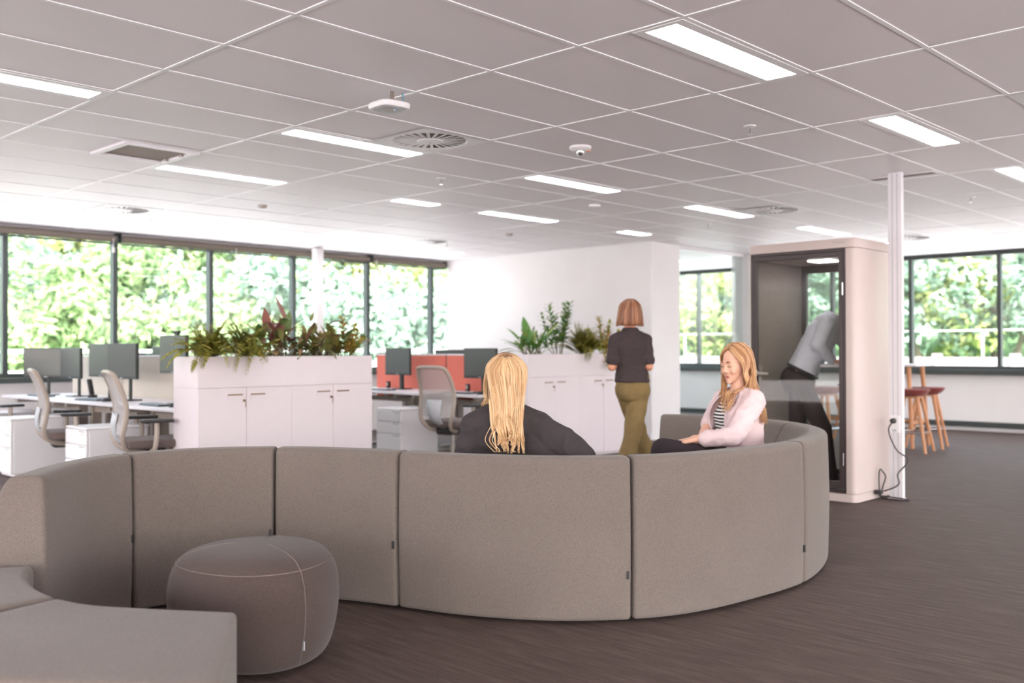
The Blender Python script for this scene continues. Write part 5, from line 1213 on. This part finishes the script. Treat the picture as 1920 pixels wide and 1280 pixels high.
    for s in (-1, 1):      # lapels
        q = [nb + r * s * 0.055 - f * 0.01, sh + r * s * 0.075 + f * 0.088, chest + r * s * 0.085 + f * 0.128, waist + r * s * 0.06 + f * 0.112]
        q = smoothpath(q, 5); rows = []
        for i, p in enumerate(q):
            w = 0.034 * math.sin(PI * min(0.95, 0.15 + i / len(q))) ; rows.append((bm.verts.new(p + f * 0.006), bm.verts.new(p + r * s * w + f * 0.008 - f * 0.25 * w)))
        for a, b in zip(rows[:-1], rows[1:]): bm.faces.new((a[0], a[1], b[1], b[0]))
    lp = obj('lapels', bm, M['pink'], jk, True, 180); m = lp.modifiers.new('s', 'SOLIDIFY'); m.thickness = 0.005
    bm = bmesh.new()
    torso(bm, [(hips - UP * 0.09, r * 0.155, f * 0.12), (hips, r * 0.178, f * 0.13), (hips + UP * 0.12, r * 0.145, f * 0.11)])
    limb(bm, [(hips - r * 0.09, 0.100), ((hips - r * 0.09).lerp(knL, 0.5), 0.086), (knL + UP * 0.004, 0.072), (knL.lerp(anL, 0.12), 0.066)]); limb(bm, [(hips + r * 0.09, 0.098), (knR, 0.07), (knR.lerp(anR, 0.1), 0.064)])
    fuse('skirt', bm, 0.009, M['blacktrs'], t)
    shoe('shoe', t, anL - UP * 0.075 - f * 0.03, anL - UP * 0.14 + f * 0.17, M['leather']); shoe('shoe', t, anR - UP * 0.083 - f * 0.03, anR - UP * 0.083 + f * 0.19, M['leather'])
    # hair with a centre parting
    hr = hf.cross(hu).normalized(); hu2 = hr.cross(hf).normalized()
    bm = bmesh.new(); ell(bm, hc + hu2 * 0.060 - hf * 0.030, (hr * 0.082, hf * 0.090, hu2 * 0.064), 24); ell(bm, hc + hu2 * 0.0 - hf * 0.045, (hr * 0.084, hf * 0.066, hu2 * 0.10), 20)
    loft(bm, [(hc - hf * 0.06 + hu2 * 0.0, hr * 0.080, hf * 0.042), (hc - hf * 0.078 - hu2 * 0.09, hr * 0.080, hf * 0.030), (P(1412, 0.95, 5.86), hr * 0.065, hf * 0.022), (P(1420, 0.88, 5.85), hr * 0.035, hf * 0.014)], 20)
    hb = fuse('hair', bm, 0.006, M['goldbase'], t, 3)
    def end(a, rnd, last):      # a: 0 back, + her right
        s = math.sin(a); fr = -math.cos(a)       # fr > 0 towards the face
        if fr > -0.12:
            if s < 0:   # viewer's side: along the cheek, before the near shoulder, onto the chest
                z = rnd.uniform(0.865, 0.95); k = rnd.random()
                return [hc - hr * 0.088 + hf * (0.030 - 0.035 * k) - hu2 * 0.055, hc - hr * 0.092 + hf * (0.026 - 0.03 * k) - hu2 * 0.12, P(1379 - 9 * k, 0.985, 5.735), P(1371 - 10 * k + rnd.uniform(-3, 3), z + 0.05, 5.69), P(1361 - 10 * k + rnd.uniform(-4, 6), z, 5.69)]
            z = rnd.uniform(0.89, 0.95); k = rnd.random()
            return [hc + hr * 0.086 + hf * (0.03 - 0.03 * k) - hu2 * 0.06, hc + hr * 0.085 + hf * (0.035 - 0.03 * k) - hu2 * 0.13, P(1353 + 5 * k, z + 0.05, 5.92), P(1349 + 6 * k, z, 5.90)]
        z = rnd.uniform(0.79, 0.88); k = rnd.uniform(-1, 1)
        return [last - hu2 * 0.06 - hf * 0.008, P(1411 + 6 * k, 1.0, 5.765 + 0.05 * s), P(1421 + 6 * k, 0.93, 5.745 + 0.05 * s), P(1430 + rnd.uniform(-8, 6), z, 5.745 + 0.04 * s)]
    bm = bmesh.new(); strand_set(bm, hc + hu2 * 0.034 - hf * 0.022, hf, hu2, (0.089, 0.104, 0.094), 620, (R(-122), R(122)), end, 15, 0.0034, 0.010, low=-0.2, nside=4)
    obj('hair_strands', bm, M['goldstr'], hb, True, 180)
pink_woman()

# --- woman walking away
def walking_woman():
    P = Fig(1185, 8.2)
    t = thing('person', 'person with an auburn bob, dark short-sleeved top and olive trousers walking away', 'person', P.base)
    f = (FW - RT * 0.12).normalized(); r = f.cross(UP).normalized()
    hc = P(1181, 1.535, 8.2); nb = P(1182, 1.405, 8.19); sh = P(1182, 1.345, 8.19); chest = P(1183, 1.25, 8.19); waist = P(1184, 1.10, 8.2); hips = P(1186, 0.93, 8.2)
    shL, shR = sh - r * 0.132 - UP * 0.016, sh + r * 0.132 - UP * 0.016
    elL, elR = P(1147, 1.09, 8.16), P(1217, 1.09, 8.16); wrL, wrR = P(1164, 1.105, 8.38), P(1206, 1.11, 8.38)
    kR, aR = P(1184, 0.50, 8.10), P(1158, 0.095, 7.98); kL, aL = P(1198, 0.50, 8.38), P(1236, 0.095, 8.50)
    bm = bmesh.new()
    torso(bm, [(hips - UP * 0.09, r * 0.10, f * 0.08), (hips, r * 0.115, f * 0.09), (waist, r * 0.112, f * 0.085), (chest, r * 0.132, f * 0.10), (sh - UP * 0.02, r * 0.10, f * 0.06), (nb, r * 0.05, f * 0.048)])
    caps(bm, [(nb - UP * 0.03, 0.05), (hc - UP * 0.05, 0.046)]); head(bm, hc, f, UP, 0.98)
    limb(bm, [(shL - UP * 0.012, 0.036), (elL, 0.036), (wrL, 0.025)]); limb(bm, [(shR - UP * 0.012, 0.036), (elR, 0.036), (wrR, 0.025)])
    hand(bm, wrL, f + r * 0.5, -UP, r, 0.7); hand(bm, wrR, f - r * 0.5, -UP, -r, 0.7)
    for s, k, a in ((-1, kL, aL), (1, kR, aR)):
        limb(bm, [(hips + r * s * 0.058 - UP * 0.03, 0.068), (k, 0.052), (k.lerp(a, 0.35), 0.05), (a, 0.034)]); limb(bm, [(a - UP * 0.04, 0.032), (a + f * 0.13 - UP * 0.062, 0.026)])
    fuse('body', bm, 0.008, M['skin_dark'], t); face_parts(t, hc, f, UP, 0.98)
    bm = bmesh.new()
    torso(bm, [(P(1185, 0.962, 8.2), r * 0.148, f * 0.138), (P(1185, 1.0, 8.2), r * 0.140, f * 0.128), (waist, r * 0.122, f * 0.097), (chest, r * 0.142, f * 0.112), (sh, r * 0.122, f * 0.082), (nb + UP * 0.012, r * 0.058, f * 0.056)])
    for a, b in ((shL, elL), (shR, elR)): limb(bm, [(sh.lerp(a, 0.6) + UP * 0.005, 0.052), (a - UP * 0.012, 0.054), (a.lerp(b, 0.5), 0.050), (a.lerp(b, 0.68), 0.050), (a.lerp(b, 0.75), 0.056)])
    wrinkle(fuse('top', bm, 0.008, M['blackknit'], t, 3), 0.004, 9, 9)
    bm = bmesh.new()
    torso(bm, [(hips - UP * 0.11, r * 0.118, f * 0.11), (hips - UP * 0.02, r * 0.136, f * 0.122), (hips + UP * 0.07, r * 0.14, f * 0.108), (hips + UP * 0.12, r * 0.128, f * 0.10)])
    for s in (-1, 1): ell(bm, hips + r * s * 0.058 - f * 0.05 - UP * 0.04, (r * 0.074, f * 0.082, UP * 0.09), 16)
    for s, k, a in ((-1, kL, aL), (1, kR, aR)): limb(bm, [(hips + r * s * 0.062 - UP * 0.03, 0.088), ((hips + r * s * 0.065).lerp(k, 0.55), 0.079), (k, 0.070), (k.lerp(a, 0.5), 0.068), (a - UP * 0.02, 0.068)])
    wrinkle(fuse('trousers', bm, 0.009, M['olive'], t, 3), 0.006, 8, 5)
    shoe('shoe', t, aR - UP * 0.092 - f * 0.03, aR - UP * 0.092 + f * 0.2, M['leather']); shoe('shoe', t, aL - UP * 0.092 - f * 0.03, aL - UP * 0.092 + f * 0.2, M['leather'])
    bm = bmesh.new(); ell(bm, hc + UP * 0.025 - f * 0.012, (r * 0.092, f * 0.102, UP * 0.098), 24)
    loft(bm, [(hc + UP * 0.03 - f * 0.01, r * 0.094, f * 0.104), (hc - UP * 0.03 - f * 0.016, r * 0.100, f * 0.098), (hc - UP * 0.085 - f * 0.02, r * 0.108, f * 0.092), (hc - UP * 0.098 - f * 0.02, r * 0.108, f * 0.090)], 32)
    hb = fuse('hair', bm, 0.007, M['bobhair'], t, 3)
    def end(a, rnd, last):
        s = math.sin(a); return [last - UP * 0.05 + r * s * 0.010 - f * 0.002, hc + r * s * 0.113 - f * (0.112 * math.cos(a) + 0.0) - UP * (0.100 + rnd.uniform(-.006, .006))]
    bm = bmesh.new(); strand_set(bm, hc + UP * 0.025 - f * 0.012, f, UP, (0.095, 0.105, 0.101), 200, (R(-125), R(125)), end, 31, 0.006, 0.003, low=-0.1)
    obj('hair_strands', bm, island('auburn_strands', [(0, rgb(108, 66, 48)), (0.5, rgb(146, 94, 68)), (1, rgb(190, 136, 102))], 0.4, 0.45), hb, True, 180)
walking_woman()

# --- man bending over the shelf inside the booth
def booth_man():
    P = Fig(1512, 8.40)
    t = thing('person', 'person in a pale blue shirt bending over the shelf inside the phone booth', 'person', P.base)
    f = (RT * 0.86 - FW * 0.28).normalized(); r = f.cross(UP).normalized()       # r points to his right: the viewer's side
    B = 0.088
    hips = P(1499, 1.0, 8.42); waist = P(1517, 1.16, 8.38); chest = P(1541, 1.36, 8.34); sh = P(1553, 1.475, 8.32); nb = P(1564, 1.515, 8.31); hc = P(1592, 1.475, 8.30)
    ax = (sh - hips).normalized(); dp = r.cross(ax).normalized()
    shN, shF = sh + r * 0.175 - ax * 0.02, sh - r * 0.175 - ax * 0.02
    elN, wrN = P(1533, 1.27, 8.18), P(1560, 1.135, 8.22); elF, wrF = P(1590, 1.26, 8.42), P(1586, 1.14, 8.30)
    kN, aN = P(1543, 0.56, 8.30), P(1556, 0.175, 8.30); kF, aF = P(1494, 0.55, 8.47), P(1490, 0.175, 8.50)
    bm = bmesh.new()
    torso(bm, [(hips - ax * 0.08, r * 0.12, dp * 0.085), (hips, r * 0.115, dp * 0.075), (waist, r * 0.11, dp * 0.075), (chest, r * 0.165, dp * 0.12), (sh, r * 0.165, dp * 0.085), (nb, r * 0.062, dp * 0.06)])
    hf = (f * 0.75 - UP * 0.75).normalized(); hu = (UP * 0.75 + f * 0.75).normalized()
    caps(bm, [(nb - ax * 0.03, 0.06), (hc - hu * 0.05, 0.055)]); head(bm, hc, hf, hu, 1.03)
    limb(bm, [(shN, 0.056), (elN, 0.044), (wrN, 0.030)]); limb(bm, [(shF, 0.056), (elF, 0.044), (wrF, 0.030)])
    hand(bm, wrN, f - UP * 0.10, -UP, -r, 0.4); hand(bm, wrF, -f * 0.2 + r * 0.6, -UP, f, 0.4)
    hN, hF = hips + r * 0.085 - UP * 0.05, hips - r * 0.085 - UP * 0.05
    for h, k, a in ((hN, kN, aN), (hF, kF, aF)):
        limb(bm, [(h - UP * 0.03, 0.075), (k, 0.058), (k.lerp(a, 0.35), 0.055), (a, 0.038)]); limb(bm, [(a - UP * 0.035, 0.034), (a + f * 0.14 - UP * 0.055, 0.028)])
    fuse('body', bm, 0.008, M['skin_dark'], t); face_parts(t, hc, hf, hu, 1.03)
    bm = bmesh.new()
    torso(bm, [(hips + ax * 0.055, r * 0.170, dp * 0.132), (hips + ax * 0.10, r * 0.168, dp * 0.128), (waist, r * 0.165, dp * 0.125), (chest, r * 0.178, dp * 0.135), (sh, r * 0.162, dp * 0.098), (nb, r * 0.075, dp * 0.07)])
    for a, b, c_ in ((shN, elN, wrN), (shF, elF, wrF)): limb(bm, [(sh.lerp(a, 0.6), 0.07), (a, 0.068), (a.lerp(b, 0.5), 0.060), (b, 0.054), (b.lerp(c_, 0.5), 0.048), (b.lerp(c_, 0.93), 0.040)])
    s = wrinkle(fuse('shirt', bm, 0.009, M['shirt'], t, 3), 0.006, 9, 9)
    bm = bmesh.new(); cp = [nb + ax * 0.008 + r * 0.074 * math.sin(2 * PI * k / 20) + dp * 0.07 * math.cos(2 * PI * k / 20) for k in range(21)]; tube(bm, cp, 0.016, 8); obj('collar', bm, M['shirt'], s, True)
    bm = bmesh.new()
    torso(bm, [(hips - UP * 0.13, r * 0.145, f * 0.115), (hips - UP * 0.03, r * 0.175, f * 0.135), (hips + ax * 0.07, r * 0.170, dp * 0.134)])
    ell(bm, hips - f * 0.07 - UP * 0.03, (r * 0.155, f * 0.095, UP * 0.12), 16)
    for h, k, a in ((hN, kN, aN), (hF, kF, aF)): limb(bm, [(h, 0.102), (h.lerp(k, 0.5), 0.086), (k, 0.072), (k.lerp(a, 0.5), 0.064), (a - UP * 0.02, 0.060)])
    tr = fuse('trousers', bm, 0.009, M['browntrs'], t, 3)
    bm = bmesh.new(); c0 = hips + ax * 0.055; tube(bm, [c0 + r * 0.178 * math.sin(2 * PI * k / 28) + dp * 0.134 * math.cos(2 * PI * k / 28) for k in range(29)], 0.015, 8); obj('belt', bm, M['leather'], tr, True)
    for a in (aN, aF): shoe('shoe', t, a - UP * (0.175 - B) - f * 0.04, a - UP * (0.175 - B) + f * 0.21, M['leather'], M['chairlight'])
    bm = bmesh.new(); ell(bm, hc + hu * 0.045 - hf * 0.022, (r * 0.082, hf * 0.097, hu * 0.086), 20); fuse('hair', bm, 0.008, M['manhair'], t, 2)
booth_man()
# ------------------------------------------------------------------ outside
def hillside():
    bm = bmesh.new(); rows = []
    for i in range(28):
        d = 16.5 + i * 2.6; row = []
        for k in range(60):
            a = R(-12 + 114 * k / 59); z = -2.6 + max(0, (d - 22)) * 0.20 + 0.5 * math.sin(d * 0.4 + a * 9)
            # square footprint: follow the corner of the building
            c, s = math.cos(a), math.sin(a); q = d + 6.0
            row.append(bm.verts.new((c * q * 1.0 + 1.0, s * q * 1.0, z)))
        rows.append(row)
    for a, b in zip(rows[:-1], rows[1:]):
        for k in range(59): bm.faces.new((a[k], a[k + 1], b[k + 1], b[k]))
    return struct(obj('hill_outside', bm, M['hill'], None, True, 180))
hillside()
def ground_z(x, y):
    d = math.hypot(x - 1.0, y) - 6.0
    return -2.6 + max(0, (d - 22)) * 0.20
struct(obj('ground_outside', bx(-30, 60, -10, 60, -3.3, -3.15), M['asphalt']))
def tree_mesh(seed, n_clumps, leaves_per, rx, rz, leafsize):
    rnd = random.Random(seed); bm = bmesh.new()
    for c in range(n_clumps):
        d = V((rnd.gauss(0, 1), rnd.gauss(0, 1), rnd.gauss(0, 1))).normalized(); rad = rnd.uniform(0.55, 1.0)
        cc = V((d.x * rx * rad, d.y * rx * rad, rz + d.z * rz * rad)); cr = rnd.uniform(0.5, 0.95)
        for k in range(leaves_per):
            e = V((rnd.gauss(0, 1), rnd.gauss(0, 1), rnd.gauss(0, 1))).normalized(); p = cc + e * cr * rnd.uniform(0.6, 1.0)
            nrm = (e + V((rnd.uniform(-.45, .45), rnd.uniform(-.45, .45), rnd.uniform(-.1, .7)))).normalized(); a, b = frame_of(nrm); th = rnd.uniform(0, 6.28)
            u = (a * math.cos(th) + b * math.sin(th)) * leafsize * rnd.uniform(0.6, 1.2); w = (b * math.cos(th) - a * math.sin(th)) * leafsize * 0.5
            bend = nrm * leafsize * 0.15
            v = [bm.verts.new(p - u), bm.verts.new(p - w - bend), bm.verts.new(p + u), bm.verts.new(p + w - bend)]
            bm.faces.new((v[0], v[1], v[2])); bm.faces.new((v[0], v[2], v[3]))
    me = bpy.data.meshes.new('crown'); bm.to_mesh(me); bm.free(); return me
def trunk_mesh(seed, h):
    rnd = random.Random(seed); bm = bmesh.new(); top = V((rnd.uniform(-.3, .3), rnd.uniform(-.3, .3), h * 0.6))
    tube(bm, [(0, 0, -0.4), (0.05, 0, h * 0.3), top], [0.2, 0.15, 0.11], 10)
    for k in range(5):
        a = 2 * PI * k / 5 + rnd.uniform(-.4, .4); tube(bm, [top, top + V((math.cos(a) * 0.7, math.sin(a) * 0.7, 0.7)), top + V((math.cos(a) * 1.5, math.sin(a) * 1.5, 1.5))], [0.09, 0.06, 0.03], 7)
    me = bpy.data.meshes.new('trunk'); bm.to_mesh(me); bm.free(); me.materials.append(M['bark']); return me
CROWN = {}
for kind, mt in (('A', 'treeA'), ('B', 'treeB'), ('C', 'treeC')):
    for v in range(2):
        me = tree_mesh(ord(kind) * 7 + v, 58, 60, 2.3, 2.5, 0.19); me.materials.append(M[mt]); CROWN[kind + str(v)] = me
TRUNK = [trunk_mesh(k, 3.0) for k in range(2)]
KIND = {'A': ('yellow-green', 'pale sunny'), 'B': ('fresh green', 'green'), 'C': ('bluish green', 'shaded')}
PLACE = []
def tree(px, dist, kind, v, s, label, dz=0.0):
    p = at(px, 654, dist); x, y = p.x, p.y; z = ground_z(x, y) + dz
    t = thing('tree', label, 'tree', (x, y, z), random.uniform(0, 6.28), 'trees outside the windows'); t.scale = (s, s, s)
    c = link('foliage', CROWN[kind + str(v)], None, t); c.location = (0, 0, 1.0)
    link('trunk', TRUNK[v], None, t)
PANES = [(-40, 'past the left picture edge'), (70, 'behind the leftmost full window pane'), (160, 'behind the leftmost full window pane, right half'), (255, 'behind the second window pane'), (340, 'behind the second window pane, right half'),
         (440, 'behind the window pane above the fern planter'), (515, 'left of the white window column'), (620, 'right of the white window column'), (700, 'by the mullion right of the column'), (760, 'behind the pane above the coral screens'), (830, 'in the pane by the white wall')]
rt_ = random.Random(11)
for k, (px, where) in enumerate(PANES):
    for row, (d, kinds, s0) in enumerate(((31, 'BCB', 1.0), (37, 'ABA', 1.15), (44, 'ABC', 1.35))):
        kind = kinds[k % 3]
        if px > 480 and row == 0: kind = 'C'
        lab = ('%s tree %s, %s' % (KIND[kind][0], where, ('low and nearest', 'in the middle of the slope', 'high on the slope')[row]))
        tree(px + rt_.uniform(-18, 18), d + rt_.uniform(-1.5, 1.5), kind, rt_.randint(0, 1), s0 * rt_.uniform(0.9, 1.1), lab)
for k, (px, where) in enumerate(((1285, 'seen through the glass partition, left'), (1350, 'seen through the glass partition, right'), (1530, 'seen through the phone booth'), (1720, 'behind the right-hand windows next to the service pole'), (1790, 'in the middle of the right-hand window'), (1850, 'right part of the right-hand window'), (1915, 'at the right edge of the picture'))):
    for row, (d, kinds, s0) in enumerate(((40, 'CAC', 1.0), (50, 'CCB', 1.35), (60, 'BAC', 1.7))):
        kind = kinds[(k + row) % 3]
        lab = ('%s tree %s, %s' % (KIND[kind][0], where, ('nearest row', 'middle row', 'highest on the slope')[row]))
        tree(px + rt_.uniform(-14, 14), d + rt_.uniform(-1.5, 1.5), kind, rt_.randint(0, 1), s0 * rt_.uniform(0.9, 1.1), lab, 0.4 if row else -0.3)
# unseen pale slabs added round the building to bounce sunlight onto the ceiling
M['bounce_slab'] = solid('pale_bounce_slab', rgb(220, 214, 214), 0.9, var=0.05, scale=2)
bm = bmesh.new(); box(bm, -26, E0 - 0.001, -26, 22, -0.4, -0.2); box(bm, E0 - 0.001, 25, -26, E0 - 0.001, -0.4, -0.2); box(bm, E0 - 0.001, 25, YW + 0.201, 22, -0.4, -0.2); box(bm, XW + 0.201, 25, E0 - 0.001, YW + 0.201, -0.4, -0.2)
struct(obj('ground_bounce_slab', bm, M['bounce_slab']))
# white rails outside the left windows
def rail(y, z, x0, x1, lab):
    t = thing('garden_rail', lab, 'railing', (x0, y, -3.15)); L = x1 - x0
    for k, dz in enumerate((0.0, -0.35, -0.75)): obj('bar', bx(0, L, -0.03, 0.03, z + 3.15 + dz - 0.03, z + 3.15 + dz + 0.03), M['fence'], t)
    for k in range(7): obj('post', bx(L * k / 6.0 - 0.04, L * k / 6.0 + 0.04, 0.031, 0.10, 0.0, z + 3.2), M['fence'], t)
rail(17.0, 1.22, 3.0, 17.0, 'white railing with horizontal bars outside the left windows')
def boundary():
    t = thing('boundary_wall', 'pale rendered garden wall outside the right-hand windows', 'wall', (27.0, 4.0, -3.15))
    obj('render', bx(-0.15, 0.15, -12, 16, 0, 4.15), M['stone'], t)
    bm = bmesh.new()
    for k in range(15): box(bm, -0.22, -0.1505, -11.8 + k * 1.95, -11.55 + k * 1.95, 0, 4.25)
    obj('piers', bm, M['stone'], t)
    bm = bmesh.new(); box(bm, -0.02, 0.02, -12, 16, 4.85, 4.88); 
    for k in range(16): box(bm, -0.025, 0.025, -11.9 + k * 1.85, -11.86 + k * 1.85, 4.15, 4.85)
    obj('wire_fence', bm, M['fence'], t)
boundary()
def shrub(x, y, s, kind, lab):
    t = thing('shrub', lab, 'shrub', (x, y, -3.1), 0, 'shrubs by the garden wall'); t.scale = (s, s, s * 0.9); link('foliage', CROWN[kind + '0'], None, t)
for k, (px, kind, lab) in enumerate(((1722, 'A', 'sunlit shrub at the left end of the garden wall'), (1765, 'B', 'green shrub along the middle of the garden wall'), (1815, 'A', 'yellow-green shrub before the garden wall'), (1870, 'B', 'green shrub behind the right mullion'), (1915, 'A', 'yellow shrub at the right edge by the wall'))):
    p = at(px, 654, 1.0); p = p * (25.2 / p.x); shrub(p.x, p.y, 0.58, kind, lab)

# ------------------------------------------------------------------ light
w = bpy.data.worlds.new('sky'); bpy.context.scene.world = w; w.use_nodes = True; nt = w.node_tree; nt.nodes.clear()
o = nt.nodes.new('ShaderNodeOutputWorld'); b = nt.nodes.new('ShaderNodeBackground'); s = nt.nodes.new('ShaderNodeTexSky')
s.sky_type = 'NISHITA'; s.sun_disc = False; s.sun_elevation = R(48); s.sun_rotation = R(215); s.air_density = 1.0; s.dust_density = 4.0; s.ozone_density = 1.0
hs = nt.nodes.new('ShaderNodeHueSaturation'); hs.inputs['Saturation'].default_value = 0.35
lk(nt, s.outputs['Color'], hs.inputs['Color']); lk(nt, hs.outputs['Color'], b.inputs['Color']); b.inputs['Strength'].default_value = SKY; lk(nt, b.outputs['Background'], o.inputs['Surface'])
sd = bpy.data.lights.new('sun', 'SUN'); sd.energy = SUN; sd.angle = R(2); sd.color = (1.0, 0.965, 0.92)
so = bpy.data.objects.new('sun', sd); C.objects.link(so)
sun_from = V((-0.45, -0.35, 0.85)).normalized(); so.rotation_euler = sun_from.to_track_quat('Z', 'Y').to_euler()
vs = bpy.context.scene.view_settings; vs.view_transform = 'Standard'; vs.look = 'None'; vs.gamma = 1.0; vs.exposure = EXPO; vs.use_curve_mapping = False
bpy.context.scene.display_settings.display_device = 'sRGB'
cy = bpy.context.scene.cycles
cy.max_bounces = 8; cy.diffuse_bounces = 4; cy.glossy_bounces = 4; cy.transparent_max_bounces = 16; cy.caustics_reflective = False; cy.caustics_refractive = False
cy.sample_clamp_indirect = 6.0
